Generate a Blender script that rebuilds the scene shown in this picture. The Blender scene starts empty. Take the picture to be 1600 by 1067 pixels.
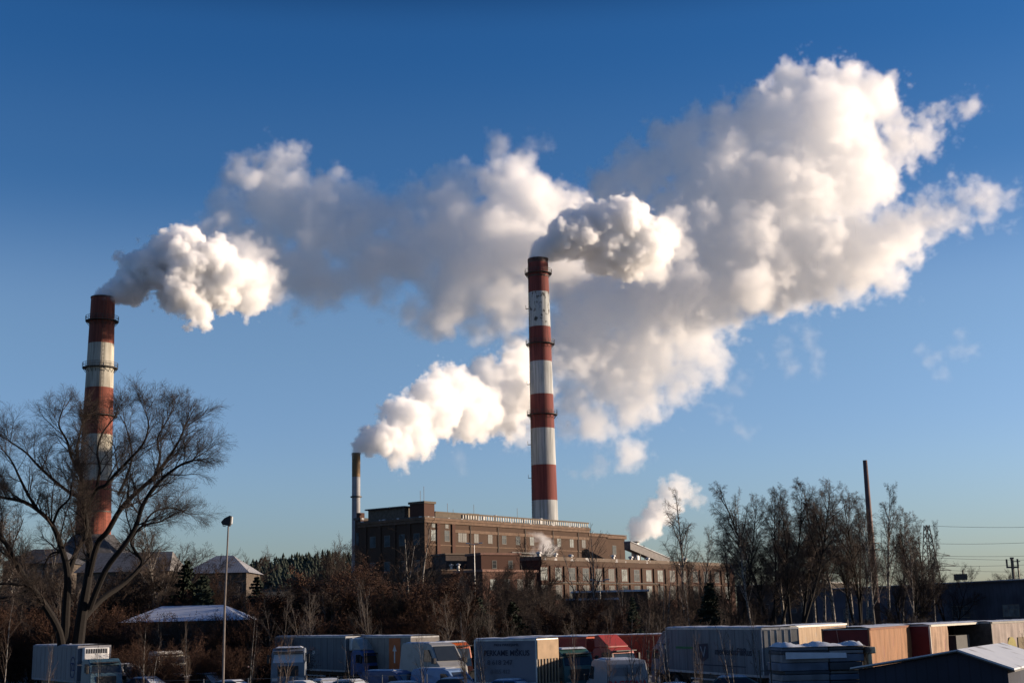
import bpy, bmesh, math, random
import numpy as np
from mathutils import Vector, Matrix, Euler, noise
R = math.radians
PI = math.pi
sc = bpy.context.scene
DEV = ''
random.seed(7)
# ------------------------------------------------------------------ camera
PITCH, ROLL, FPX, EYE = 11.86, -1.32, 2057.0, 5.2
cam = bpy.data.cameras.new('camera'); camo = bpy.data.objects.new('camera', cam); sc.collection.objects.link(camo)
cam.sensor_width = 36; cam.lens = 36*FPX/1600; cam.clip_start = 0.5; cam.clip_end = 20000
CM = Matrix.Rotation(R(90+PITCH), 3, 'X') @ Matrix.Rotation(R(ROLL), 3, 'Z')
camo.matrix_world = Matrix.Translation((0,0,EYE)) @ CM.to_4x4()
sc.camera = camo
def P(px, py, Y):
    """the point that the photograph shows at (px, py) when it stands Y metres in front"""
    d = CM @ Vector(((px-800)/FPX, (533.5-py)/FPX, -1))
    return Vector((0,0,EYE)) + d*(Y/d.y)
def PX(px, Y, z=0.0):
    """ground point (height z) under photo column px near the horizon at depth Y"""
    # column px at the row where height z appears
    py = 960.0
    for _ in range(6):
        q = P(px, py, Y); py += (q.z - z)/Y*FPX
    return P(px, py, Y)
# ------------------------------------------------------------------ sun, sky, exposure
SUN_AZ, SUN_EL = 80.0, 10.0          # azimuth to the right of the view, height
sd = Vector((math.sin(R(SUN_AZ))*math.cos(R(SUN_EL)), math.cos(R(SUN_AZ))*math.cos(R(SUN_EL)), math.sin(R(SUN_EL))))
sun = bpy.data.lights.new('sun', 'SUN'); suno = bpy.data.objects.new('sun', sun); sc.collection.objects.link(suno)
sun.energy = 5.0; sun.angle = R(0.5); sun.color = (1.0, 0.80, 0.60)
suno.rotation_euler = sd.to_track_quat('Z', 'Y').to_euler(); suno.location = (60, 20, 60)
world = bpy.data.worlds.new('World'); sc.world = world; world.use_nodes = True
wn = world.node_tree; wn.nodes.clear()
wo = wn.nodes.new('ShaderNodeOutputWorld'); wb = wn.nodes.new('ShaderNodeBackground'); ws = wn.nodes.new('ShaderNodeTexSky')
ws.sky_type = 'NISHITA'; ws.sun_disc = False; ws.sun_elevation = R(SUN_EL); ws.sun_rotation = R(SUN_AZ)
ws.altitude = 0; ws.air_density = 1.0; ws.dust_density = 0.6; ws.ozone_density = 3.0
wb.inputs['Strength'].default_value = 0.105
tc = wn.nodes.new('ShaderNodeTexCoord'); sx = wn.nodes.new('ShaderNodeSeparateXYZ'); rp = wn.nodes.new('ShaderNodeValToRGB'); mx = wn.nodes.new('ShaderNodeMix')
mx.data_type = 'RGBA'; mx.blend_type = 'MULTIPLY'; mx.inputs[0].default_value = 1.0
cr = rp.color_ramp; stops = [(0.0,(.95,1.0,1.25)),(.12,(1.20,1.22,1.52)),(.22,(1.28,1.29,1.46)),(.33,(.50,.84,1.20)),(.42,(.30,.72,1.15)),(.49,(.03,.15,.34)),(.64,(.5,.8,1.25)),(1.0,(.8,1.0,1.3))]
for i, (p_, c_) in enumerate(stops):
    e = cr.elements[i] if i < 2 else cr.elements.new(p_)
    e.position = p_; e.color = (c_[0]/1.6, c_[1]/1.6, c_[2]/1.6, 1)
cr.interpolation = 'EASE'
wn.links.new(tc.outputs['Generated'], sx.inputs[0]); wn.links.new(sx.outputs[2], rp.inputs[0])
wn.links.new(ws.outputs[0], mx.inputs[6]); wn.links.new(rp.outputs[0], mx.inputs[7]); wn.links.new(mx.outputs[2], wb.inputs[0]); wn.links.new(wb.outputs[0], wo.inputs[0])
sc.view_settings.view_transform = 'Standard'; sc.view_settings.look = 'None'
sc.view_settings.gamma = 1; sc.view_settings.exposure = 0.85; sc.view_settings.use_curve_mapping = False
sc.cycles.use_denoising = True
try: sc.cycles.denoiser = 'OPENIMAGEDENOISE'
except Exception: pass
sc.cycles.max_bounces = 16; sc.cycles.diffuse_bounces = 2; sc.cycles.glossy_bounces = 2
sc.cycles.transmission_bounces = 4; sc.cycles.transparent_max_bounces = 24; sc.cycles.volume_bounces = 16
sc.cycles.volume_step_rate = 1.0; sc.cycles.volume_max_steps = 1024
sc.cycles.caustics_reflective = False; sc.cycles.caustics_refractive = False

# ------------------------------------------------------------------ materials
MC = {}
def mat(name, col, rough=0.85, var=0.18, scale=1.5, bump=0.0, metal=0.0, col2=None, spec=0.3, alpha=None, stretch=(1,1,1), th=None, streak=0.0, streak_scale=2.2):
    """flat base colour broken up by noise in object space; col2 = patches of a second colour (stains, worn paint)"""
    if name in MC: return MC[name]
    m = bpy.data.materials.new(name); m.use_nodes = True; n = m.node_tree.nodes; l = m.node_tree.links
    b = n['Principled BSDF']; b.inputs['Roughness'].default_value = rough; b.inputs['Metallic'].default_value = metal
    b.inputs['Specular IOR Level'].default_value = spec
    tc = n.new('ShaderNodeTexCoord'); mp = n.new('ShaderNodeMapping'); mp.inputs['Scale'].default_value = stretch
    l.new(tc.outputs['Object'], mp.inputs[0])
    nz = n.new('ShaderNodeTexNoise'); nz.inputs['Scale'].default_value = scale; nz.inputs['Detail'].default_value = 6; l.new(mp.outputs[0], nz.inputs['Vector'])
    cr = n.new('ShaderNodeValToRGB'); l.new(nz.outputs[0], cr.inputs[0])
    if col2 is None:
        cr.color_ramp.elements[0].color = (*[c*(1-var) for c in col], 1); cr.color_ramp.elements[1].color = (*[min(1, c*(1+var)) for c in col], 1)
        cr.color_ramp.elements[0].position = .3; cr.color_ramp.elements[1].position = .7
    else:
        t0, t1 = th or (.48, .6)
        cr.color_ramp.elements[0].color = (*col, 1); cr.color_ramp.elements[1].color = (*col2, 1)
        cr.color_ramp.elements[0].position = t0; cr.color_ramp.elements[1].position = t1
    if streak:   # rain and soot runs down the wall
        m2 = n.new('ShaderNodeMapping'); m2.inputs['Scale'].default_value = (1, 1, .035); l.new(tc.outputs['Object'], m2.inputs[0])
        n2 = n.new('ShaderNodeTexNoise'); n2.inputs['Scale'].default_value = streak_scale; n2.inputs['Detail'].default_value = 5; l.new(m2.outputs[0], n2.inputs['Vector'])
        r2 = n.new('ShaderNodeMapRange'); r2.inputs[1].default_value = .42; r2.inputs[2].default_value = .72; r2.inputs[3].default_value = 1.0; r2.inputs[4].default_value = 1-streak; l.new(n2.outputs[0], r2.inputs[0])
        mx = n.new('ShaderNodeMix'); mx.data_type = 'RGBA'; mx.blend_type = 'MULTIPLY'; mx.inputs[0].default_value = 1; l.new(cr.outputs[0], mx.inputs[6]); l.new(r2.outputs[0], mx.inputs[7]); l.new(mx.outputs[2], b.inputs['Base Color'])
    else: l.new(cr.outputs[0], b.inputs['Base Color'])
    if bump:
        bp = n.new('ShaderNodeBump'); bp.inputs['Strength'].default_value = bump; bp.inputs['Distance'].default_value = 0.1
        l.new(nz.outputs[0], bp.inputs['Height']); l.new(bp.outputs[0], b.inputs['Normal'])
    MC[name] = m; return m
def wave_mat(name, col, col2, scale, axis='Z', rough=0.8, fac=0.5, stain=None):
    """bands (brick courses, sheet ribs, panel joints) over noise"""
    if name in MC: return MC[name]
    m = bpy.data.materials.new(name); m.use_nodes = True; n = m.node_tree.nodes; l = m.node_tree.links
    b = n['Principled BSDF']; b.inputs['Roughness'].default_value = rough; b.inputs['Specular IOR Level'].default_value = .25
    tc = n.new('ShaderNodeTexCoord'); w = n.new('ShaderNodeTexWave'); w.wave_type = 'BANDS'; w.bands_direction = axis; w.wave_profile = 'SAW'
    w.inputs['Scale'].default_value = scale; w.inputs['Distortion'].default_value = 0.15; l.new(tc.outputs['Object'], w.inputs[0])
    nz = n.new('ShaderNodeTexNoise'); nz.inputs['Scale'].default_value = .35; nz.inputs['Detail'].default_value = 8; l.new(tc.outputs['Object'], nz.inputs[0])
    cr = n.new('ShaderNodeValToRGB'); cr.color_ramp.elements[0].position = .3; cr.color_ramp.elements[1].position = .72
    cr.color_ramp.elements[0].color = (*col, 1); cr.color_ramp.elements[1].color = (*(stain or col2), 1); l.new(nz.outputs[0], cr.inputs[0])
    mt = n.new('ShaderNodeMath'); mt.operation = 'GREATER_THAN'; mt.inputs[1].default_value = .85; l.new(w.outputs[1], mt.inputs[0])
    mf = n.new('ShaderNodeMath'); mf.operation = 'MULTIPLY'; mf.inputs[1].default_value = fac; l.new(mt.outputs[0], mf.inputs[0])
    mx = n.new('ShaderNodeMix'); mx.data_type = 'RGBA'; l.new(mf.outputs[0], mx.inputs[0]); l.new(cr.outputs[0], mx.inputs[6]); mx.inputs[7].default_value = (*col2, 1)
    l.new(mx.outputs[2], b.inputs['Base Color']); MC[name] = m; return m
def glass(name, col=(.02,.025,.03), rough=.08):
    if name in MC: return MC[name]
    m = mat(name, col, rough, .1, 2.0, spec=.6); return m
# ------------------------------------------------------------------ mesh helpers
class MB:
    def __init__(s): s.v = []; s.f = []
    def add(s, vs, fs):
        k = len(s.v); s.v += [tuple(v) for v in vs]; s.f += [tuple(i+k for i in f) for f in fs]; return s
    def box(s, x0, x1, y0, y1, z0, z1):
        return s.add([(x0,y0,z0),(x1,y0,z0),(x1,y1,z0),(x0,y1,z0),(x0,y0,z1),(x1,y0,z1),(x1,y1,z1),(x0,y1,z1)],
                     [(0,3,2,1),(4,5,6,7),(0,1,5,4),(1,2,6,5),(2,3,7,6),(3,0,4,7)])
    def prism(s, prof, y0, y1, tap=0.0, zt=None):
        """profile (x, z) extruded along y; tap pulls vertices above zt inwards"""
        n = len(prof); vs = []
        for y, sg in ((y0, 1), (y1, -1)):
            for (x, z) in prof:
                t = tap*max(0, z-zt) if zt is not None else 0
                vs.append((x, y+sg*t, z))
        fs = [tuple(range(n-1, -1, -1)), tuple(range(n, 2*n))]
        fs += [(i, (i+1) % n, n+(i+1) % n, n+i) for i in range(n)]
        return s.add(vs, [tuple(reversed(f)) for f in fs])
    def prismx(s, prof, x0, x1):
        n = len(prof); vs = [(x, a, b) for x in (x0, x1) for (a, b) in prof]
        fs = [tuple(range(n-1, -1, -1)), tuple(range(n, 2*n))] + [(i, (i+1) % n, n+(i+1) % n, n+i) for i in range(n)]
        return s.add(vs, fs)
    def tube(s, pts, rad, n=6, cap=True):
        pts = [Vector(p) for p in pts]; 
        if not hasattr(rad, '__len__'): rad = [rad]*len(pts)
        k = len(s.v); up = None
        for i, p in enumerate(pts):
            d = (pts[min(i+1, len(pts)-1)]-pts[max(i-1, 0)]).normalized()
            if up is None: up = d.orthogonal().normalized()
            a = (up-d*up.dot(d)); a = a.normalized() if a.length > 1e-6 else d.orthogonal().normalized(); up = a; b = d.cross(a)
            for j in range(n):
                t = 2*PI*j/n; s.v.append(tuple(p+(a*math.cos(t)+b*math.sin(t))*rad[i]))
        for i in range(len(pts)-1):
            for j in range(n):
                q = k+i*n; s.f.append((q+j, q+(j+1) % n, q+n+(j+1) % n, q+n+j))
        if cap:
            s.f.append(tuple(k+j for j in reversed(range(n)))); e = k+(len(pts)-1)*n; s.f.append(tuple(e+j for j in range(n)))
        return s
    def ring(s, c, r0, r1, z0, z1, n=48):
        vs = []; cx, cy = c
        for (r, z) in ((r0,z0),(r1,z0),(r1,z1),(r0,z1)):
            vs += [(cx+r*math.cos(2*PI*j/n), cy+r*math.sin(2*PI*j/n), z) for j in range(n)]
        fs = []
        for q in range(4):
            for j in range(n): fs.append((q*n+j, q*n+(j+1) % n, ((q+1) % 4)*n+(j+1) % n, ((q+1) % 4)*n+j))
        return s.add(vs, fs)
    def lathe(s, prof, n=48, c=(0,0)):
        k = len(s.v)
        for (r, z) in prof: s.v += [(c[0]+r*math.cos(2*PI*j/n), c[1]+r*math.sin(2*PI*j/n), z) for j in range(n)]
        for i in range(len(prof)-1):
            for j in range(n): s.f.append((k+i*n+j, k+i*n+(j+1) % n, k+(i+1)*n+(j+1) % n, k+(i+1)*n+j))
        return s
    def build(s, name, m, parent=None, smooth=False, bevel=0.0, loc=None, rz=None):
        me = bpy.data.meshes.new(name); me.from_pydata(s.v, [], s.f); me.update()
        if m: me.materials.append(m)
        if smooth: me.polygons.foreach_set('use_smooth', [True]*len(me.polygons))
        o = bpy.data.objects.new(name, me); sc.collection.objects.link(o)
        if bevel:
            b = o.modifiers.new('bevel', 'BEVEL'); b.width = bevel; b.segments = 2; b.limit_method = 'ANGLE'
        if parent: o.parent = parent
        if loc is not None: o.location = loc
        if rz is not None: o.rotation_euler = (0, 0, rz)
        return o
def tag(o, label=None, cat=None, group=None, kind=None):
    if label: o['label'] = label
    if cat: o['category'] = cat
    if group: o['group'] = group
    if kind: o['kind'] = kind
    return o
def empty(name, loc, rz=0, label=None, cat=None, group=None, kind=None):
    o = bpy.data.objects.new(name, None); sc.collection.objects.link(o); o.location = loc; o.rotation_euler = (0, 0, rz)
    return tag(o, label, cat, group, kind)
def text(body, size, name, m, parent, loc, rot, bold=False, align='CENTER', sx=1.0):
    c = bpy.data.curves.new(name, 'FONT'); c.body = body; c.size = size; c.extrude = 0.004; c.align_x = align; c.align_y = 'CENTER'
    c.offset = 0.012*size if bold else 0; c.resolution_u = 3
    t = bpy.data.objects.new(name, c); sc.collection.objects.link(t)
    dg = bpy.context.evaluated_depsgraph_get(); me = bpy.data.meshes.new_from_object(t.evaluated_get(dg)); bpy.data.objects.remove(t)
    me.name = name; me.materials.clear(); me.materials.append(m)
    o = bpy.data.objects.new(name, me); sc.collection.objects.link(o); o.parent = parent; o.location = loc; o.rotation_euler = rot; o.scale = (sx, 1, 1)
    return o
M_ = dict(
 snow = mat('snow', (.42,.45,.50), .7, .12, 2.0, .3), snow_dirty = mat('old_snow', (.42,.44,.47), .8, .3, .8, .3),
 steel = mat('dark_steel', (.06,.055,.05), .6, .3, 4, metal=.3), galv = mat('galvanised_steel', (.36,.36,.36), .5, .2, 3, metal=.4),
 rubber = mat('rubber', (.02,.02,.02), .9), black = mat('black_plastic', (.015,.015,.017), .5),
 rim = mat('wheel_rim', (.3,.3,.3), .5, metal=.4), glass = glass('window_glass'), lampglass = glass('lamp_glass', (.4,.4,.4)),
)
# ------------------------------------------------------------------ ground
g = MB(); n = 60
def gz(x, y): return 0.0
gs = [(-6000, -6000), (6000, -6000), (6000, 9000), (-6000, 9000)]
MB().add([(x, y, -0.02) for x, y in gs], [(0,1,2,3)]).build('ground', mat('ground_scrub', (.05,.042,.03), .95, col2=(.35,.37,.40), scale=.05, th=(.5,.62)))['kind'] = 'structure'
lot = MB().add([(-62,60,.004),(58,60,.004),(58,118,.004),(-62,118,.004)], [(0,1,2,3)]).build('parking_lot', mat('lot_asphalt', (.05,.05,.052), .9, col2=(.4,.42,.46), scale=.35, th=(.5,.6))); lot['kind'] = 'structure'
# ------------------------------------------------------------------ chimneys
def striped_chimney(name, label, base, ztop, r_top, slope, bands, plats, rings, red, white, lightning=True, ladder_a=-1.1):
    """bands = list of (z_top, z_bottom, colour); plats = heights of railed platforms"""
    root = empty(name, base, 0, label, 'chimney', 'striped power station chimneys')
    rad = lambda z: r_top+(ztop-z)*slope
    for i, (z1, z0, c) in enumerate(bands):
        prof = []; k = max(2, int((z1-z0)/3))
        for j in range(k+1):
            z = z0+(z1-z0)*j/k; prof.append((rad(z), z))
        o = MB().lathe(prof, 64).build('painted_band', {'red': red, 'white': white, 'sooty': wht3, 'soot': mat('sooty_rim', (.07,.04,.035), .9, .3, .6)}[c], root, smooth=True)
    MB().lathe([(rad(ztop), ztop), (rad(ztop)+.12, ztop+.05), (rad(ztop)+.12, ztop+.35), (rad(ztop)-.45, ztop+.35), (rad(ztop)-.45, ztop-6)], 64).build('rim', mat('sooty_rim', (.07,.04,.035), .9, .3, .6), root)
    for z in plats:
        p = MB(); r = rad(z); w = 1.0
        p.ring((0,0), r-.05, r+w, z-.12, z, 48)
        for j in range(20):
            a = 2*PI*j/20; ca, sa = math.cos(a), math.sin(a)
            p.tube([(ca*(r+w), sa*(r+w), z), (ca*(r+w), sa*(r+w), z+1.15)], .05, 4)
            p.tube([(ca*r, sa*r, z-1.3), (ca*(r+w), sa*(r+w), z-.1)], .07, 4)
        for zz in (z+.6, z+1.15):
            p.ring((0,0), r+w-.04, r+w+.04, zz-.04, zz+.04, 48)
        p.build('platform', M_['steel'], root)
    for z in rings:
        MB().ring((0,0), rad(z)-.02, rad(z)+.13, z-.15, z+.15, 48).build('hoop', M_['steel'], root)
    # caged ladder up the shaft
    l = MB(); a = ladder_a; z0 = bands[-1][1]
    for s in (-.25, .25):
        l.tube([((rad(z)+.25)*math.cos(a+s/rad(z)), (rad(z)+.25)*math.sin(a+s/rad(z)), z) for z in (z0, (z0+ztop)/2, ztop)], .04, 4)
    z = z0
    while z < ztop:
        r = rad(z)+.25; l.box(r*math.cos(a)-.22, r*math.cos(a)+.22, r*math.sin(a)-.03, r*math.sin(a)+.03, z, z+.06); z += 1.0
    l.build('ladder', M_['steel'], root)
    return root, rad
red1 = mat('chimney_red', (.21,.058,.037), .85, .2, .5, col2=(.15,.046,.032), stretch=(1,1,.25), th=(.35,.7), streak=.55)
wht1 = mat('chimney_cream', (.42,.40,.34), .85, col2=(.30,.28,.23), scale=.5, stretch=(1,1,.3), th=(.4,.7), streak=.55)
red2 = mat('chimney_maroon', (.175,.045,.038), .85, .2, .5, col2=(.15,.038,.034), stretch=(1,1,.3), th=(.35,.7), streak=.55)
wht2 = mat('chimney_white', (.40,.41,.41), .85, col2=(.30,.31,.31), scale=.5, stretch=(1,1,.3), th=(.4,.7), streak=.55)
wht3 = mat('chimney_flaking', (.40,.42,.42), .9, col2=(.06,.055,.05), scale=.9, stretch=(1,1,.8), th=(.55,.66), streak=.55)
def zof(px, py, Y): return P(px, py, Y).z
YL = 325.0; lb = P(161, 467, YL)
rt = 18.5/FPX*YL; rb = 26.5/FPX*YL; zb = zof(145, 830, YL); slopeL = (rb-rt)/(lb.z-zb)
zz = lambda y: zof(161-(y-467)*.042, y, YL)
bl = [(lb.z, zz(538), 'red'), (zz(538), zz(607), 'white'), (zz(607), zz(680), 'red'), (zz(680), zz(752), 'white'), (zz(752), zz(838), 'red'), (zz(838), 0, 'white')]
chL, radL = striped_chimney('striped_chimney', 'red and cream banded chimney rising behind the bare willow', (lb.x, lb.y, 0), lb.z, rt, slopeL, bl, [zz(502), zz(575), zz(650)], [zz(727), zz(800)], red1, wht1)
YC = 385.0; cb = P(840.5, 407, YC); zc = lambda y: zof(840.5+(y-407)*.027, y, YC)
rtc = 16.2/FPX*YC; rbc = 20.3/FPX*YC; slopeC = (rbc-rtc)/(cb.z-zc(808))
bc = [(cb.z, zc(412), 'soot'), (zc(412), zc(458), 'red'), (zc(458), zc(512), 'sooty'), (zc(512), zc(566), 'red'), (zc(566), zc(617), 'white'), (zc(617), zc(670), 'red'), (zc(670), zc(727), 'white'), (zc(727), zc(782), 'red'), (zc(782), 0, 'white')]
chC, radC = striped_chimney('striped_chimney', 'tall maroon and white banded chimney rising behind the brick power station', (cb.x, cb.y, 0), cb.z, rtc, slopeC, bc, [zc(428), zc(538), zc(648)], [zc(433)], red2, wht2, ladder_a=-2.7)
# soot and flaked paint on the upper white band, rivets of brackets up the left side
for y in (482, 600, 694, 746):
    z = zc(y); r = radC(z); MB().box(-r-.9, -r+.1, -.4, .4, z-.1, z).box(-r-.9,-r-.8,-.4,.4,z,z+1).build('bracket', M_['steel'], chC)
# conical boiler house round the foot of the left chimney
cr0 = P(142, 838, YL); ap = lb
hr = empty('boiler_house', (lb.x, lb.y, 0), 0, 'dark conical boiler house roof round the foot of the cream and red chimney', 'building')
MB().lathe([(radL(0)+.3, zof(142,836,YL)), (6.2, zof(142,845,YL)), (10.5, zof(142,872,YL)), (10.8, zof(142,873,YL)-.4)], 8).build('roof', mat('slate_roof', (.05,.05,.055), .8, .3), hr)
MB().lathe([(10.0, zof(142,873,YL)-.3), (10.0, 0)], 8).build('wall', mat('grey_render', (.14,.13,.12), .9), hr)
# slim steel stack
YS = 330.0; sb = P(556.5, 709, YS); rs = 6.6/FPX*YS; zs = lambda y: zof(556, y, YS)
st_ = empty('steel_stack', (sb.x, sb.y, 0), 0, 'slim pale steel stack with an ochre tip beside the brick power station', 'chimney')
MB().lathe([(rs, sb.z), (rs, zs(745))], 32).build('tip', mat('ochre_tip', (.16,.095,.04), .6, .3, .6), st_, smooth=True)
MB().lathe([(rs*.99, zs(745)), (rs*1.02, 0)], 32).build('shaft', mat('stack_paint', (.24,.24,.255), .6, .15, .4, streak=.3), st_, smooth=True)
MB().lathe([(rs, sb.z), (rs+.06, sb.z+.02), (rs+.06, sb.z+.2), (rs-.15, sb.z+.2), (rs-.15, sb.z-3)], 32).build('rim', M_['steel'], st_)
MB().ring((0,0), rs-.02, rs+.35, zs(777), zs(775), 32).build('collar', M_['steel'], st_)
# ------------------------------------------------------------------ brick power station
brick = wave_mat('brick_brown', (.066,.038,.025), (.036,.022,.016), 2.2, 'Z', .9, .35, (.05,.03,.021))
brick_red = wave_mat('brick_red', (.072,.034,.024), (.04,.02,.015), 2.2, 'Z', .9, .35, (.06,.03,.022))
trim = mat('stone_trim', (.11,.068,.045), .85, .25, 1.0)
roofm = mat('roof_felt', (.07,.065,.06), .9, .3, .6, col2=(.4,.4,.42), th=(.55,.62))
winglass = mat('plant_glass', (.06,.07,.075), .6, .4, .7, spec=.06); winframe = mat('window_frame_paint', (.13,.125,.115), .8)
def facade_windows(root, face, L, spec, frame=winframe, glassm=winglass, inset=.03):
    lit_ = [glassm, mat('plant_glass_pale', (.13,.15,.15), .5, .5, .9, spec=.1), mat('plant_glass_dark', (.02,.024,.027), .4, .4, .9, spec=.1)] if glassm is winglass else [glassm]; rw = random.Random(int(L*3)+len(spec))
    """windows on a wall that runs along local +X at y=0 (outside is -Y): (x, z0, w, h, panes)"""
    for (x, z0, w, h, k) in spec:
        f = MB().box(x-w/2-.12, x+w/2+.12, -.06, .05, z0-.14, z0).box(x-w/2-.1, x+w/2+.1, -.045, .05, z0+h, z0+h+.1)
        f.box(x-w/2-.1, x-w/2, -.045, .05, z0, z0+h).box(x+w/2, x+w/2+.1, -.045, .05, z0, z0+h)
        for j in range(1, k): f.box(x-w/2+w*j/k-.04, x-w/2+w*j/k+.04, -.04, .05, z0, z0+h)
        f.box(x-w/2, x+w/2, -.038, .05, z0+h*.6-.04, z0+h*.6+.04)
        fo = f.build('window', frame, root); 
        MB().box(x-w/2, x+w/2, -inset+.008, .05, z0, z0+h).build('pane', rw.choice(lit_), fo)
C0 = Vector((PX(665, 300).x, 300)); u = Vector((.609, .793)); v = Vector((-.793, .609))   # face runs away to the right; the short side away to the left
ang = math.atan2(u.y, u.x)
Hm = zof(665, 800, 300)
LM = 68.0; DM = 20.5
plant = empty('power_station', (C0.x, C0.y, 0), ang, 'large brown brick power station block with a white railed roof parapet', 'building')
def xs(px, line_d=0.0, L0=C0):
    """distance along the long face of the column px"""
    t = (px-800)/FPX; 
    # point = L0 + s*u ; solve x = t'*y where t' accounts for the tilt of the verticals near the horizon
    t = PX(px, 300).x/300
    return (t*L0.y-L0.x)/(u.x-t*u.y)
s925, s955, s985 = xs(925), xs(955), xs(985)
zcor = Hm-1.1
w = MB(); w.box(0, s925, 0, DM, 0, zcor)
w.box(s925+.01, s955, .3, DM-.3, 0, zcor-1.3)
w.box(s955+.01, s985, .6, DM-.6, 0, zof(985, 837, C0.y+s985*u.y))
w.build('wall', brick, plant)
t_ = MB()
t_.box(-.35, s925+.2, -.35, 0-.003, zcor-1.2, zcor-.55).box(-.55, s925+.3, -.55, DM+.2, zcor-.55+.003, zcor)      # cornice
t_.box(9.6, s925, -.16, 0-.003, zcor-3.1, zcor-2.4)
t_.box(s925+.3, s955+.3, 0.0, .297, zcor-2.0, zcor-1.2)
t_.build('cornice', trim, plant)
zd = zof(985, 837, C0.y+s985*u.y)
MB().box(s955+.1, s985+.3, .1, .597, zd-.9, zd-.1).box(s925+.3, s985+.4, 0, DM, zd, zd+.2).build('lower_cornice', trim, plant)
pl = MB()
for px in (686, 710): 
    s = xs(px); pl.box(s-.55, s+.55, -.3, -.003, zcor-10, zcor-1.2)
pl.build('pilaster', brick_red, plant)
MB().box(-.4, s925+.2, -.3, DM, zcor+.003, zcor+.25).box(s925+.3, s955, .1, DM-.1, zcor-1.3+.003, zcor-1.1).build('roof', roofm, plant)
par = MB(); wh = mat('parapet_paint', (.42,.40,.36), .8, .3, 1.5); x = xs(725)
while x < s925:
    par.box(x, x+.35, -.25, -.05, zcor+.25, zcor+1.15); x += .95
par.build('balustrade', wh, plant)
MB().box(xs(681), s925, -.32, -.0, zcor+1.15, zcor+1.5).box(xs(681), xs(722), -.25, -.02, zcor+.25, zcor+1.15).build('parapet_cap', mat('parapet_dark', (.10,.08,.06), .9), plant)
# stair turret on the near corner, penthouse and step of the short side
tx0, tx1 = -.2, 3.6
MB().box(-.3, xs(680), -.2, 4.2, zcor+.26, zof(668, 786, 300)).build('stair_turret', brick_red, plant)
MB().box(-.55, xs(680)+.3, -.45, 4.5, zof(668, 786, 300)+.003, zof(668, 782.5, 300)).build('turret_cap', mat('parapet_dark', (.10,.08,.06), .9), plant)
for (a, b, h) in ((1.0,1.0,3.4),(.2,1.4,2.4)): MB().tube([(a,b,zof(668,782,300)),(a,b,zof(668,782,300)+h)], .05, 4).build('mast', M_['steel'], plant)
for px, h in ((707, 2.2), (749, 2.4), (818, 2.4), (716, .9)):
    s = xs(px); MB().tube([(s,1,zcor+.3),(s,1,zcor+.3+1.2+h)], .05, 4).build('mast', M_['steel'], plant)
MB().box(xs(750), xs(768), 3, 8, zcor+.26, zcor+2.0).build('roof_hatch', mat('parapet_dark', (.10,.08,.06), .9), plant)
MB().box(-.1, 3.9, 6, 17.5, zcor+.26, zcor+2.6).build('penthouse', mat('penthouse_wall', (.09,.075,.06), .9, .3), plant)
MB().box(-.8, 4.3, 5.5, 18, zcor+2.6+.003, zcor+2.9).build('penthouse_roof', roofm, plant)
# windows of the long face
spec = []
zw = zcor-5.1
for px in (679, 700.5, 722, 728, 747, 769, 791, 813, 835, 878, 898, 917):
    spec.append((xs(px), zw, 1.55, 2.3, 2))
for px in (700.5, 722, 747, 769, 791, 835, 878, 898): spec.append((xs(px), zw-5.2, 1.7, 1.7, 2))
for px in (679, 700.5): spec.append((xs(px), zw+3.0, 1.0, .7, 1))
spec = [(a, b, c, d, e) for (a, b, c, d, e) in spec if a < s925]
facade_windows(plant, 0, LM, spec)
sp2 = [(xs(px), zd-5.0, 1.7, 2.2, 2) for px in (968,)]
f2 = empty('east_bay', (0, .6, 0)); f2.parent = plant
facade_windows(plant, 0, LM, [])
for (x_, z0, w_, h_, k_) in sp2:
    fo = MB().box(x_-w_/2-.1, x_+w_/2+.1, .55, .65, z0-.1, z0+h_+.1).build('window', winframe, plant); MB().box(x_-w_/2, x_+w_/2, .53, .56, z0, z0+h_).build('pane', winglass, fo)
bpy.data.objects.remove(f2)
# string courses, downpipes, vents and pipework
sc_ = MB()
for dz_ in (6.0, 11.4): sc_.box(.0, s925, -.12, -.003, zcor-dz_-.25, zcor-dz_)
sc_.build('string_course', trim, plant)
for px in (737, 781, 824, 868, 908):
    s = xs(px); MB().tube([(s,-.2,zcor-13),(s,-.2,zcor-1.3)], .11, 6).build('downpipe', M_['steel'], plant)
for px, h in ((735,1.3),(782,1.0),(800,1.5),(845,1.1),(872,1.6),(890,1.0)):
    s = xs(px); MB().lathe([(.35,0),(.35,h),(.6,h+.05),(.55,h+.35),(.1,h+.5)], 12).build('roof_cowl', M_['galv'], plant, loc=(s, 4.5, zcor+.25))
MB().tube([(xs(800),-.5,zcor-7.2),(xs(860),-.5,zcor-7.2),(xs(860),-.5,zcor-12)], .22, 8).tube([(xs(790),-.45,zcor-7.9),(xs(880),-.45,zcor-7.9)], .14, 8).build('steam_pipe', mat('dull_pipe', (.12,.115,.11), .7, .3), plant)
# short side: lower steps and windows
sl = MB()
for y_ in (4.6, 9.2, 13.8, 18.4): sl.box(-.3, -.003, y_-.45, y_+.45, zcor-12, zcor-1.2)
sl.build('side_pilaster', brick, plant)
sw = MB(); sg = MB()
for y_ in (2.4, 6.9, 11.5, 16.1):
    for z0 in (zw-1, zw-7):
        fo = MB().box(-.07, .02, y_-.9, y_+.9, z0, z0+2.6).build('window', winframe, plant); MB().box(-.09, -.075, y_-.78, y_+.78, z0+.12, z0+2.48).build('pane', winglass, fo)
MB().box(-.35, -.003, -.36, DM+.2, zcor-1.2, zcor-.55).build('side_cornice', trim, plant)
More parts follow.
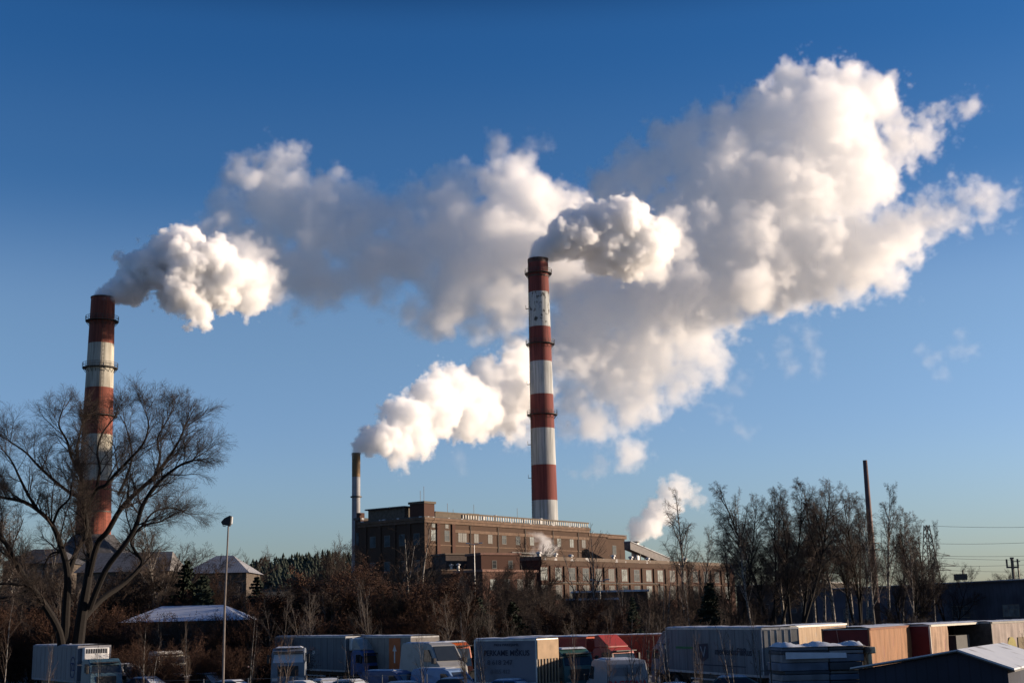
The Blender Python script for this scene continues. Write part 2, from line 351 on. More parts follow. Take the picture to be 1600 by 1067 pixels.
# left step down toward the steel stack
st2 = empty('brick_stair_wing', (C0.x+v.x*(DM+.1), C0.y+v.y*(DM+.1), 0), ang, 'lower brick wing between the slim steel stack and the power station', 'building')
zl = zof(575, 815, 320)
MB().box(.4, 30, 0, 1.7, 0, zl).build('wall', brick, st2); MB().box(.1, 30.2, -.0, 1.9, zl+.003, zl+.5).build('roof', roofm, st2)
MB().box(.3, .38, .4, 1.3, zl-6, zl-3).build('window', winglass, st2)
MB().box(0.6, 2.2, .3, 1.4, zl+.5, zl+1.7).build('chimney_stub', brick_red, st2)
# ------------------------------------------------------------------ annex with the long row of windows
A0 = P(846, 900, 290); A0 = Vector((A0.x, 290)); 
def xa(px):
    t = PX(px, 300).x/300; return (t*A0.y-A0.x)/(u.x-t*u.y)
za = zof(850, 869, 291); LA = xa(1153)
annex = empty('annex', (A0.x, A0.y, 0), ang, 'long low brick annex with a row of tall windows in front of the power station', 'building')
MB().box(0, LA, 0, 27, 0, za-.8).build('wall', brick_red, annex)
MB().box(-.3, LA+.3, -.35, 27.3, za-.8+.003, za).build('roof', mat('annex_roof', (.12,.09,.07), .9, .3, .5, col2=(.35,.34,.34), th=(.6,.66)), annex)
ap_ = MB(); pxs = [853,875.5,897,918.7,939,959,979.7,999,1018,1036,1055,1073,1091,1108,1125,1141]
for a, b in zip(pxs, pxs[1:]): s = xa((a+b)/2); ap_.box(s-.6, s+.6, -.28, -.003, 0, za-2.0)
ap_.box(-.1, LA+.1, -.2, -.003, za-1.9, za-.8)
ap_.build('pilaster', brick, annex)
facade_windows(annex, 0, LA, [(xa(p), za-5.0, 2.3, 2.6, 3) for p in pxs] + [(xa(p), za-9.2, 2.3, 3.0, 3) for p in pxs])
for k, s_ in enumerate((6, 15, 24, 36, 47, 58, 70)):
    if s_ < LA-3: MB().lathe([(.4,0),(.4,.9),(.7,.95),(.6,1.3),(.1,1.45)], 12).build('roof_cowl', M_['galv'], annex, loc=(s_, 5+(k % 3)*2, za))
an_ = MB(); an_.tube([(2,-.45,za-5.6),(LA*.55,-.45,za-5.6),(LA*.55,-.45,za-11)], .14, 8); an_.build('pipe_run', M_['steel'], annex)
MB().box(-.1, LA+.1, -.33, -.285, za-5.9, za-5.72).build('string_course', trim, annex)
# small red brick house with a lamp, in front of the long face
rh0 = P(752, 880, 278); rh = empty('brick_hut', (rh0.x, rh0.y, 0), ang-.35, 'small red brick plant house with a street lamp beside its roof', 'building')
zr = zof(752, 863, 278)
MB().box(0, 9.5, 0, 6, 0, zr-.5).build('wall', brick_red, rh); MB().box(-.3, 9.8, -.3, 6.3, zr-.5+.003, zr).build('roof', mat('hut_roof', (.16,.09,.07), .9, .2), rh)
facade_windows(rh, 0, 9, [(3.2, zr-3.2, .9, 1.5, 1), (7.2, zr-3.2, .9, 1.5, 1)])
rd = P(700, 900, 284); rk = empty('dark_shed', (rd.x, rd.y, 0), ang-.35, 'dark flat roofed shed left of the small red brick plant house', 'building')
MB().box(-.5, 8.0, 0, 6, 0, zof(715, 866, 284)).build('wall', mat('shed_wall', (.06,.045,.04), .9, .3), rk); MB().box(-.8, 8.2, -.3, 6.3, zof(715,866,284)+.003, zof(715,866,284)+.3).build('roof', mat('annex_roof', (.1,.1,.1)), rk)
vt = MB()
for i_, (px, py) in enumerate(((705, 883), (716, 882))):
    q = P(px, py, 276); vn = empty('roof_vent', (q.x, q.y, q.z-1.2), 0, ['pale roof vent on the dark low building, the left one of two', 'pale roof vent on the dark low building, the right one of two'][i_], 'vent', 'roof vents by the red hut')
    MB().lathe([(.25,0),(.25,1.0)], 12).build('pipe', M_['galv'], vn); bpy.context.view_layer.update()
    vn_p = [o for o in sc.objects if o.name.startswith('pipe') and o.parent is None]
    for o in vn_p: o.parent = vn
    MB().lathe([(.05,1.5),(.5,1.25),(.45,1.1),(.2,1.0)], 12).build('cowl', M_['galv'], vn)
lb_ = P(690, 890, 274); low = empty('low_block', (lb_.x, lb_.y, 0), ang-.35, 'low brick building under the roof vents', 'building')
MB().box(0, 12, 0, 5, 0, zof(712, 891, 275)).build('wall', brick, low); MB().box(-.2, 12.2, -.2, 5.2, zof(712,891,275)+.003, zof(712,891,275)+.25).build('roof', mat('annex_roof', (.1,.1,.1)), low)
# middle brick block between hut and annex
mb0 = P(754, 900, 268); mbk = empty('brick_block', (mb0.x, mb0.y, 0), ang-.1, 'red brick block with a rusty roof edge between the hut and the annex', 'building')
zm = zof(757, 889, 268); MB().box(0, 16, 0, 8, 0, zm-.5).build('wall', brick_red, mbk); MB().box(-.3, 16.3, -.3, 8.3, zm-.5+.003, zm).build('roof', mat('hut_roof', (.16,.09,.07), .9, .2), mbk)
facade_windows(mbk, 0, 16, [(x_, zm-4, 1.6, 2.0, 2) for x_ in (3, 7, 11, 14.2)])
# small flue and sloping coal conveyor at the right end
f0 = P(993, 873, 372); fl_ = empty('flue', (f0.x, f0.y, 0), 0, 'short grey flue smoking beside the coal conveyor', 'chimney')
MB().lathe([(1.1, zof(993, 848, 372)), (1.15, 0)], 24).build('shaft', M_['galv'], fl_, smooth=True)
MB().lathe([(1.1, zof(993,848,372)),(1.3, zof(993,848,372)+.02),(1.3, zof(993,848,372)+.4),(.9, zof(993,848,372)+.4),(.9, zof(993,848,372)-2)], 24).build('rim', M_['steel'], fl_)
a_ = P(980, 850, 352); b_ = P(1042, 876, 366); cv = empty('coal_conveyor', (a_.x, a_.y, 0), math.atan2(b_.y-a_.y, b_.x-a_.x), 'covered coal conveyor sloping down from the power station to the annex roof', 'conveyor')
LL = math.hypot(b_.x-a_.x, b_.y-a_.y); dz = b_.z-a_.z
MB().add([(0,-1,a_.z-1.4),(LL,-1,b_.z-1.4),(LL,1,b_.z-1.4),(0,1,a_.z-1.4),(0,-1,a_.z+.6),(LL,-1,b_.z+.6),(LL,1,b_.z+.6),(0,1,a_.z+.6)], [(0,3,2,1),(4,5,6,7),(0,1,5,4),(1,2,6,5),(2,3,7,6),(3,0,4,7)]).build('gallery', mat('conveyor_cladding', (.11,.10,.10), .7, .25), cv)
MB().add([(0,-1.2,a_.z+.62),(LL,-1.2,b_.z+.62),(LL,1.2,b_.z+.62),(0,1.2,a_.z+.62),(0,-1.2,a_.z+.8),(LL,-1.2,b_.z+.8),(LL,1.2,b_.z+.8),(0,1.2,a_.z+.8)], [(0,3,2,1),(4,5,6,7),(0,1,5,4),(1,2,6,5),(2,3,7,6),(3,0,4,7)]).build('roof', M_['snow_dirty'], cv)
tr = MB()
for s in (.25, .6): 
    for y_ in (-.8, .8): tr.tube([(LL*s, y_*1.6, a_.z+dz*s-9), (LL*s, y_, a_.z+dz*s-1.4)], .12, 4)
tr.build('trestle', M_['steel'], cv)
mq = P(1007, 873, 366); mm = empty('roof_mast', (mq.x, mq.y, 0), 0, 'thin mast standing on the annex roof by the conveyor', 'mast'); MB().tube([(0,0,0),(0,0,zof(1006,851,366))], .07, 5).build('pole', M_['steel'], mm); MB().box(-.3,.3,-.05,.05,zof(1006,851,366)-.4,zof(1006,851,366)-.3).build('crossbar', M_['steel'], mm)
# ------------------------------------------------------------------ right: long sheds
def hall(name, label, pa, pb, Ya, Yb, ytop_a, ytop_b, depth, m, win, roof=M_['snow_dirty'], wm=None):
    """a long hall whose visible wall runs from photo column pa (depth Ya) to pb (depth Yb)"""
    qa, qb = P(pa, ytop_a, Ya), P(pb, ytop_b, Yb); H = (qa.z+qb.z)/2; L_ = math.hypot(qb.x-qa.x, qb.y-qa.y)
    o = empty(name, (qa.x, qa.y, 0), math.atan2(qb.y-qa.y, qb.x-qa.x), label, 'building')
    MB().box(0, L_, 0, depth, 0, H-.35).build('wall', m, o)
    MB().box(-.3, L_+.3, -.3, depth+.3, H-.35+.003, H-.1).build('roof', M_['steel'], o); MB().box(-.25, L_+.25, -.25, depth+.25, H-.1+.003, H+.02).build('roof_snow', roof, o)
    if win: facade_windows(o, 0, L_, [(L_*s, H*h, w_, h_, k_) for (s, h, w_, h_, k_) in win], frame=wm or winframe)
    return o
hall('long_warehouse', 'long blue grey panel warehouse with small windows behind the parked trailers at right', 1275, 1625, 262, 205, 921, 902, 30, wave_mat('panel_bluegrey', (.06,.075,.10), (.03,.035,.05), .35, 'X', .7, .5),
     [(.52,.42,1.4,1.6,1),(.69,.40,4.2,1.7,3),(.885,.40,3.6,1.7,3),(.62,.12,1.8,1.2,2),(.3,.40,3.2,1.6,2),(.17,.4,3,1.6,2)], wm=mat('pale_frame', (.16,.15,.12)))
hall('dark_hall', 'low dark hall between the annex and the blue grey warehouse', 1150, 1290, 300, 285, 911, 912, 14, mat('hall_wall', (.05,.04,.035), .9, .3), [(.3,.45,3,1.8,3),(.6,.45,3,1.8,3)])
hall('roof_block', 'small dark block standing above the low dark hall among the birches', 1212, 1258, 303, 300, 896, 897, 10, mat('hall_wall', (.05,.04,.035), .9, .3), [(.5,.7,2,1.2,2)])
# left: snowy roofs
def gabled(name, label, x0, x1, Y, y_ridge, y_eave, depth, yaw=0.0, hip=2.0, m=None, rm=None):
    a, b = P(x0, y_eave, Y), P(x1, y_eave, Y); zr_ = zof((x0+x1)/2, y_ridge, Y+depth/2); L_ = b.x-a.x; ze = (a.z+b.z)/2
    o = empty(name, (a.x, Y, 0), yaw, label, 'building')
    MB().box(0, L_, 0, depth, 0, ze-.05).build('wall', m or mat('pale_render', (.07,.056,.045), .9, .3), o)
    e = .5
    vs = [(-e,-e,ze),(L_+e,-e,ze),(L_+e,depth+e,ze),(-e,depth+e,ze),(hip,depth/2,zr_),(L_-hip,depth/2,zr_)]
    MB().add(vs, [(0,1,5,4),(1,2,5),(2,3,4,5),(3,0,4),(3,2,1,0)]).build('roof', rm or wave_mat('snow_on_ribs', (.24,.245,.27), (.10,.095,.095), .9, 'X', .8, .7, (.17,.175,.19)), o)
    facade_windows(o, 0, L_, [(L_*s, max(ze-2.8, .8), 1.3, 1.5, 2) for s in (.15,.38,.62,.85)])
    return o
gabled('villa', 'pale house with a ribbed snow dusted hip roof left of the pine wood', 292, 385, 190, 868, 895, 10, hip=3.0)
gabled('workshop', 'pale roofed workshop below the foot of the left chimney', 120, 262, 240, 863, 893, 14, hip=1.0, rm=mat('frosted_roof', (.12,.115,.115), .9, .3, 2.0))
gabled('depot', 'dark roofed depot at the left edge behind the willow', 5, 100, 250, 858, 880, 14, hip=3.0, rm=mat('slate_roof', (.05,.05,.055)))
gabled('garage_row', 'long low garage under a snow covered roof behind the floodlight pole', 195, 372, 132, 946, 970, 9, hip=2.4, rm=mat('snow_blue', (.42,.46,.54), .8, .25, 1.2, col2=(.12,.11,.11), th=(.62,.7)))
for (x0, x1, yy, Y, lab) in ((896, 1012, 923, 255, 'snowy low roof glinting below the annex windows, the upper of two'), (884, 965, 935, 240, 'snowy low roof glinting below the annex windows, the lower of two')):
    a, b = P(x0, yy, Y), P(x1, yy, Y); o = empty('low_store', (a.x, Y, 0), 0, lab, 'building', 'snowy roofs below the annex')
    MB().box(0, b.x-a.x, 0, 6, 0, a.z-.35).build('wall', brick, o); MB().box(-.3, b.x-a.x+.3, -.3, 6.3, a.z-.35+.003, a.z).build('roof', M_['snow'], o)
# ------------------------------------------------------------------ poles, lamps, pylon, wires
q = P(350, 1060, 88); fp = empty('floodlight_pole', (P(350, 1000, 88).x, 88, 0), 0, 'thin tall pole with a single black floodlight on top', 'floodlight')
zt = zof(351.5, 822, 88)
MB().tube([(0,0,0),(0,0,zt*.55),(.12,0,zt)], [.085,.07,.05], 8).build('pole', mat('weathered_pole', (.15,.13,.12), .8, .3, 2), fp)
MB().tube([(-.05,0,zt),(-.22,0,zt+.02),(-.26,-.05,zt+.22)], .03, 5).tube([(.1,0,zt),(.27,0,zt+.02),(.3,-.05,zt+.22)], .03, 5).build('bracket', M_['galv'], fp)
MB().prism([(-.34,zt+.28),(-.24,zt+.10),(.18,zt+.02),(.30,zt+.12),(.34,zt+.66),(.24,zt+.70),(-.12,zt+.52)], -.22, .24).build('lamp_head', M_['black'], fp, bevel=.03)
MB().prism([(.345,zt+.14),(.36,zt+.16),(.385,zt+.62),(.37,zt+.63)], -.17, .19).build('lens', glass('lamp_glass'), fp)
def lamp(px, ytop, Y, lab):
    q = P(px, ytop, Y); o = empty('street_lamp', (q.x, Y, 0), 0, lab, 'street lamp', 'street lamps by the plant')
    MB().tube([(0,0,0),(0,0,q.z)], [.11,.07], 6).build('pole', M_['galv'], o)
    MB().tube([(-.1,0,q.z-.2),(-1.3,0,q.z+.1)], .06, 5).tube([(.1,0,q.z-.2),(1.3,0,q.z+.1)], .06, 5).build('arm', M_['galv'], o)
    for s in (-1, 1): MB().box(s*1.3-.35, s*1.3+.35, -.18, .18, q.z+.02, q.z+.2).build('lamp_head', mat('lamp_shell', (.5,.5,.48), .5), o)
lamp(741, 849, 262, 'two armed street lamp in front of the small red brick house'); lamp(937, 906, 225, 'two armed street lamp in front of the annex windows')
# leaning steel mast at right (photo: slightly tilted, platform low down)
b0 = P(1366, 905, 215); t0 = P(1350, 719, 215); sp_ = empty('thin_stack', (b0.x, 215, 0), 0, 'thin rusty stack with a small platform rising out of the birches at right', 'chimney')
dx = t0.x-b0.x; zt = t0.z; zbb = b0.z; kx = dx/(zt-zbb)*.0
MB().tube([(0,0,0),(0,0,zt*.5),(0,0,zt)], [.62,.52,.36], 14).build('shaft', mat('stack_rust', (.11,.07,.065), .7, .3, .5, metal=.2), sp_, smooth=True)
zp = zof(1361, 858, 215); MB().ring((0,0), .4, 1.25, zp-.15, zp, 16).ring((0,0), 1.2, 1.26, zp+.9, zp+1.0, 16).build('platform', M_['steel'], sp_)
pr = MB()
for j in range(8): pr.tube([(1.23*math.cos(j*PI/4), 1.23*math.sin(j*PI/4), zp),(1.23*math.cos(j*PI/4), 1.23*math.sin(j*PI/4), zp+1)], .04, 4)
pr.build('railing', M_['steel'], sp_)
MB().tube([(.4,-.1,zp),(3.4,-.2,zp-.4)], .07, 4).build('stay', M_['steel'], sp_)
YP = 330; pb = P(1455, 905, YP); py_ = empty('lattice_pylon', (pb.x, YP, 0), .3, 'lattice power pylon standing in the last birch at right', 'pylon')
ht = zof(1449, 820, YP); lat = MB()
def wd(z): return 2.2*(1-z/ht)+.45
for sx in (-1, 1):
    for sy in (-1, 1): lat.tube([(sx*wd(0), sy*wd(0), 0), (sx*wd(ht), sy*wd(ht), ht)], .12, 4)
k = 14
for i in range(k):
    z0, z1 = ht*i/k, ht*(i+1)/k
    for (a, b) in (((-1,-1),(1,-1)),((1,-1),(1,1)),((1,1),(-1,1)),((-1,1),(-1,-1))):
        lat.tube([(a[0]*wd(z0), a[1]*wd(z0), z0), (b[0]*wd(z1), b[1]*wd(z1), z1)], .07, 3); lat.tube([(b[0]*wd(z0), b[1]*wd(z0), z0), (a[0]*wd(z1), a[1]*wd(z1), z1)], .07, 3)
lat.build('lattice_body', M_['steel'], py_)
arms = []
for yy, hw in ((868, 6.0), (884, 7.5), (891, 6)):
    z = zof(1452, yy, YP); arms.append(z)
    MB().tube([(-hw,0,z),(-wd(z),.3,z+1.0)], .07, 3).tube([(-hw,0,z),(hw,0,z)], .1, 4).tube([(hw,0,z),(wd(z),.3,z+1.0)], .07, 3).build('crossarm', M_['steel'], py_)
wire_lab = ['topmost power line crossing the sky from the lattice pylon', 'second power line from the top right of the lattice pylon', 'third power line from the top right of the lattice pylon',
            'fourth power line from the top right of the lattice pylon','fifth power line from the top right of the lattice pylon', 'lowest power line from the lattice pylon over the warehouse roof']
wy = [(821, 821, 1449), (849, 842, 1460), (868, 864, 1462), (871, 873, 1464), (884, 876, 1464), (890, 891, 1466)]
for i, (ya, yb, x0) in enumerate(wy):
    a = P(x0, ya, YP); b = P(1720, yb-2, 300+8*i); wb_ = MB(); pts = []
    for j in range(9):
        t = j/8; p = a.lerp(b, t); p.z -= 1.1*4*t*(1-t)*.5; pts.append(p)
    wb_.tube(pts, .045, 4); o = wb_.build('power_line', mat('wire', (.08,.08,.08), .7), None); tag(o, wire_lab[i], 'power line', 'power lines at right')
q = P(1581, 873, 240); ep = empty('double_post_pylon', (q.x, 240, 0), 0, 'dark electric pole with cross brackets behind the warehouse roof at far right', 'electric pole')
MB().tube([(0,0,0),(0,0,q.z)], .28, 8).build('pole', M_['steel'], ep); MB().box(-1.1,1.1,-.12,.12,q.z-1.6,q.z-1.3).box(-1.1,-.85,-.12,.12,q.z-1.3,q.z).box(.85,1.1,-.12,.12,q.z-1.3,q.z).box(-.3,.3,-.2,.2,q.z,q.z+.3).build('crossarm', M_['steel'], ep)
q = P(1591, 873, 242); ep = empty('thin_electric_post', (q.x, 242, 0), 0, 'thinner post just right of the dark electric pole', 'electric pole')
MB().tube([(0,0,0),(-.2,0,q.z)], .14, 6).build('pole', M_['steel'], ep); MB().box(-1.0,.3,-.06,.06,q.z-.5,q.z-.35).build('crossarm', M_['steel'], ep)
q = P(1503, 903, 215); rv = empty('roof_vent_box', (q.x, 215, zof(1503,905,222)-.2), 0, 'dark vent box on the warehouse roof at right', 'vent'); MB().box(-.9,.9,0,1.2,0,.95).build('box', M_['steel'], rv); MB().lathe([(.12,.95),(.12,1.6)],8,(.4,.5)).build('pipe', M_['steel'], rv)
# ------------------------------------------------------------------ vegetation
class TM:
    """many tapering tubes gathered in arrays, then linked as one mesh"""
    def __init__(s): s.v = []; s.f = []; s.n = 0
    def tube(s, pts, rad, n):
        d = [(pts[min(i+1, len(pts)-1)]-pts[max(i-1, 0)]) for i in range(len(pts))]
        up = d[0].orthogonal().normalized(); k = s.n
        for i, p in enumerate(pts):
            t = d[i].normalized(); a = up-t*up.dot(t)
            a = a.normalized() if a.length > 1e-5 else t.orthogonal().normalized(); up = a; b = t.cross(a); r = rad[i]
            for j in range(n):
                c = 6.2831853*j/n; q = p+a*(math.cos(c)*r)+b*(math.sin(c)*r); s.v.append((q.x, q.y, q.z))
        for i in range(len(pts)-1):
            for j in range(n):
                q = k+i*n; s.f.append((q+j, q+(j+1) % n, q+n+(j+1) % n, q+n+j))
        s.n += len(pts)*n
    def leaf(s, p, size, rg):
        a = Vector((rg.uniform(-1,1), rg.uniform(-1,1), rg.uniform(-1,1))).normalized()*size; b = a.orthogonal().normalized()*size*.55
        k = s.n; s.v += [tuple(p-b), tuple(p+a*.5), tuple(p+b), tuple(p-a*.5)]; s.f.append((k, k+1, k+2, k+3)); s.n += 4
    def build(s, name, m):
        me = bpy.data.meshes.new(name); me.from_pydata(s.v, [], s.f); me.materials.append(m); return me
def branch(rg, p, d, L, r0, r1, seg, wob, up):
    pts = [p.copy()]; rad = [r0]; d = d.normalized()
    for i in range(seg):
        d = (d+Vector((rg.gauss(0, wob), rg.gauss(0, wob), rg.gauss(0, wob)*.7+up))).normalized()
        p = p+d*(L/seg); pts.append(p); rad.append(r0+(r1-r0)*(i+1)/seg)
    return pts, rad
def grow(tr, cr, rg, p, d, L, r, lev, P_):
    """recursive limbs: levels below P_['thick'] go to the trunk mesh, finer ones to the crown"""
    pr = P_['lev'][lev]; seg = pr.get('seg', 4); last = lev == len(P_['lev'])-1
    pts, rad = branch(rg, p, d, L, r, max(r*pr.get('tip', .35), P_['rmin']), seg, pr['wob'], pr['up'])
    (tr if lev < P_['thick'] else cr).tube(pts, rad, 7 if r > .12 else 5 if r > .04 else 3)
    if last:
        for k in range(P_.get('leaves', 0)):
            t = rg.random()*seg; i = min(int(t), seg-1); q = pts[i].lerp(pts[i+1], t-i); cr.leaf(q+Vector((rg.gauss(0,.05), rg.gauss(0,.05), rg.gauss(0,.05))), P_['leaf'], rg)
        return
    nx = P_['lev'][lev+1]; n = max(1, int(round(pr['kids']*rg.uniform(.75, 1.25))))
    for k in range(n):
        t = (pr['start']+(1-pr['start'])*((k+rg.random())/n))*seg; i = min(int(t), seg-1); q = pts[i].lerp(pts[i+1], t-i); rr = rad[i]+(rad[i+1]-rad[i])*(t-i)
        ax = (pts[i+1]-pts[i]).normalized(); o = ax.orthogonal().normalized(); o.rotate(Matrix.Rotation(rg.uniform(0, 6.283), 3, ax))
        ang_ = math.radians(rg.gauss(nx['ang'], nx['ang']*.25)); dd = ax*math.cos(ang_)+o*math.sin(ang_)
        frac = 1-(t/seg)*pr.get('short', .55)
        grow(tr, cr, rg, q, dd, L*nx['len']*frac*rg.uniform(.75, 1.2), min(rr*.75, r*nx['rad']), lev+1, P_)
BARK = mat('bark_dark', (.009,.007,.006), .95, .35, 6); BARK2 = mat('bark_birch', (.22,.20,.18), .9, col2=(.05,.045,.04), scale=5, th=(.45,.6))
TWIG = mat('twigs_brown', (.032,.021,.016), .95, .3, .8); TWIG2 = mat('twigs_purple', (.058,.042,.033), .95, .3, .8); TWIG3 = mat('twigs_tan', (.058,.041,.031), .95, .3, .8)
LEAF = mat('withered_leaves', (.045,.021,.012), .95, .35, .6); NEED = mat('needles', (.014,.022,.013), .95, .35, 1.0)
K_BIRCH = dict(thick=2, rmin=.0045, lev=[dict(wob=.035, up=.02, seg=10, kids=22, start=.28, tip=.10, short=.80), dict(wob=.06, up=.06, seg=5, kids=8, start=.12, ang=32, len=.36, rad=.30, short=.35),
        dict(wob=.10, up=.02, seg=4, kids=7, start=.1, ang=34, len=.42, rad=.40, short=.4), dict(wob=.10, up=-.16, seg=4, kids=5, start=.05, ang=30, len=.75, rad=.42, short=.3), dict(wob=.10, up=-.22, seg=3, ang=24, len=.70, rad=.6)])
K_BUSHY = dict(thick=2, rmin=.005, lev=[dict(wob=.09, up=.05, seg=6, kids=10, start=.12, tip=.15, short=.5), dict(wob=.11, up=.08, seg=5, kids=8, start=.12, ang=34, len=.58, rad=.42, short=.35),
        dict(wob=.12, up=.06, seg=4, kids=7, start=.1, ang=34, len=.50, rad=.42, short=.35), dict(wob=.13, up=.04, seg=3, kids=5, start=.1, ang=32, len=.62, rad=.45, short=.3), dict(wob=.14, up=.02, seg=2, ang=30, len=.68, rad=.6)])
K_LEAFY = dict(K_BUSHY, leaves=1, leaf=.08)
K_SAP = dict(thick=1, rmin=.006, lev=[dict(wob=.03, up=.02, seg=8, kids=10, start=.25, tip=.15, short=.7), dict(wob=.07, up=.08, seg=4, kids=4, start=.1, ang=26, len=.34, rad=.42, short=.3), dict(wob=.08, up=.05, seg=3, kids=2, start=.1, ang=26, len=.6, rad=.55), dict(wob=.1, up=.02, seg=2, ang=26, len=.65, rad=.6)])
K_SHRUB = dict(thick=1, rmin=.006, leaves=1, leaf=.06, lev=[dict(wob=.08, up=.06, seg=4, kids=8, start=.1, tip=.3, short=.3), dict(wob=.12, up=.06, seg=3, kids=6, start=.1, ang=26, len=.55, rad=.55, short=.3), dict(wob=.13, up=.03, seg=3, kids=3, start=.1, ang=30, len=.6, rad=.6), dict(wob=.15, up=0, seg=2, ang=30, len=.7, rad=.6)])
def proto(K, seed, H, r, stems=1, lean=.1, tm=BARK, cm=TWIG):
    """one tree of about 1 unit per metre: meshes for its trunk and crown"""
    rg = random.Random(seed); tr, cr = TM(), TM()
    for k in range(stems):
        a = rg.uniform(0, 6.28) if stems > 1 else 0; s = lean if stems > 1 else .03
        grow(tr, cr, rg, Vector((math.cos(a)*.15*(stems > 1), math.sin(a)*.15*(stems > 1), -.1)), Vector((math.cos(a)*s*rg.uniform(.4, 1.3), math.sin(a)*s*rg.uniform(.4, 1.3), 1)), H*rg.uniform(.8, 1) if k else H, r*(1 if k == 0 else rg.uniform(.6, .9)), 0, K)
    zz_ = sorted(v[2] for v in cr.v); return tr.build('trunk', tm), cr.build('crown', cm), max(max(v[2] for v in tr.v), zz_[int(len(zz_)*.998)])
PR = {
 'birch': [proto(K_BIRCH, s, 17, .22, 1, tm=BARK2, cm=TWIG2) for s in (1, 2, 3)],
 'clump': [proto(K_BIRCH, s, 15, .18, 3, .22, tm=BARK, cm=TWIG2) for s in (5, 6)],
 'bushy': [proto(K_BUSHY, s, 7, .16, 2, .35, cm=TWIG) for s in (8, 9, 10)],
 'leafy': [proto(K_LEAFY, s, 6, .14, 3, .4, cm=LEAF) for s in (12, 13)],
 'sapling': [proto(K_SAP, s, 8, .06, 2, .12, tm=BARK2, cm=TWIG3) for s in (15, 16, 17)],
 'shrub': [proto(K_SHRUB, s, 3.2, .03, 7, .5, tm=TWIG, cm=LEAF) for s in (20, 21, 22)],
}
def spruce_proto(seed, H):
    rg = random.Random(seed); tr, cr = TM(), TM(); tr.tube([Vector((0,0,0)), Vector((.05,0,H*.6)), Vector((0,0,H))], [.2, .12, .02], 7)
    z = H*.08
    while z < H*.985:
        R_ = (1-z/H)**.85*H*.24*rg.uniform(.75, 1.15)+.12; n = 9 if z < H*.8 else 6
        for j in range(n):
            a = rg.uniform(0, 6.283); L_ = R_*rg.uniform(.6, 1.1); d = Vector((math.cos(a), math.sin(a), -.15)); pts = [Vector((0,0,z)), Vector((0,0,z))+d*L_*.55, Vector((0,0,z))+d*L_+Vector((0,0,.12*L_))]
            cr.tube(pts, [.03, .02, .008], 3)
            for q in range(int(10+L_*26)):
                t = rg.random()**.7; b = pts[0].lerp(pts[2], t)+Vector((rg.gauss(0,.16*L_*t+.03), rg.gauss(0,.16*L_*t+.03), -abs(rg.gauss(0,.10))-.02)); cr.leaf(b, .26, rg)
        z += H*.032
    return tr.build('trunk', BARK), cr.build('crown', NEED), H
PR['spruce'] = [spruce_proto(30, 10), spruce_proto(31, 8)]
def plant_tree(kind, i, loc, H, label, name='bare_tree', cat='tree', group=None, rz=None, wide=1.0, rg=random.Random(99)):
    t, c, h = PR[kind][i % len(PR[kind])]; s = H/h
    o = empty(name, loc, rg.uniform(0, 6.28) if rz is None else rz, label, cat, group); o.scale = (s*wide, s*wide, s)
    for nm, me in (('trunk', t), ('crown', c)):
        q = bpy.data.objects.new(nm, me); sc.collection.objects.link(q); q.parent = o
    return o
def at_top(px, ytop, Y):
    """ground point under column px and the height that reaches photo row ytop"""
    q = P(px, ytop, Y); return (q.x, Y, 0), q.z
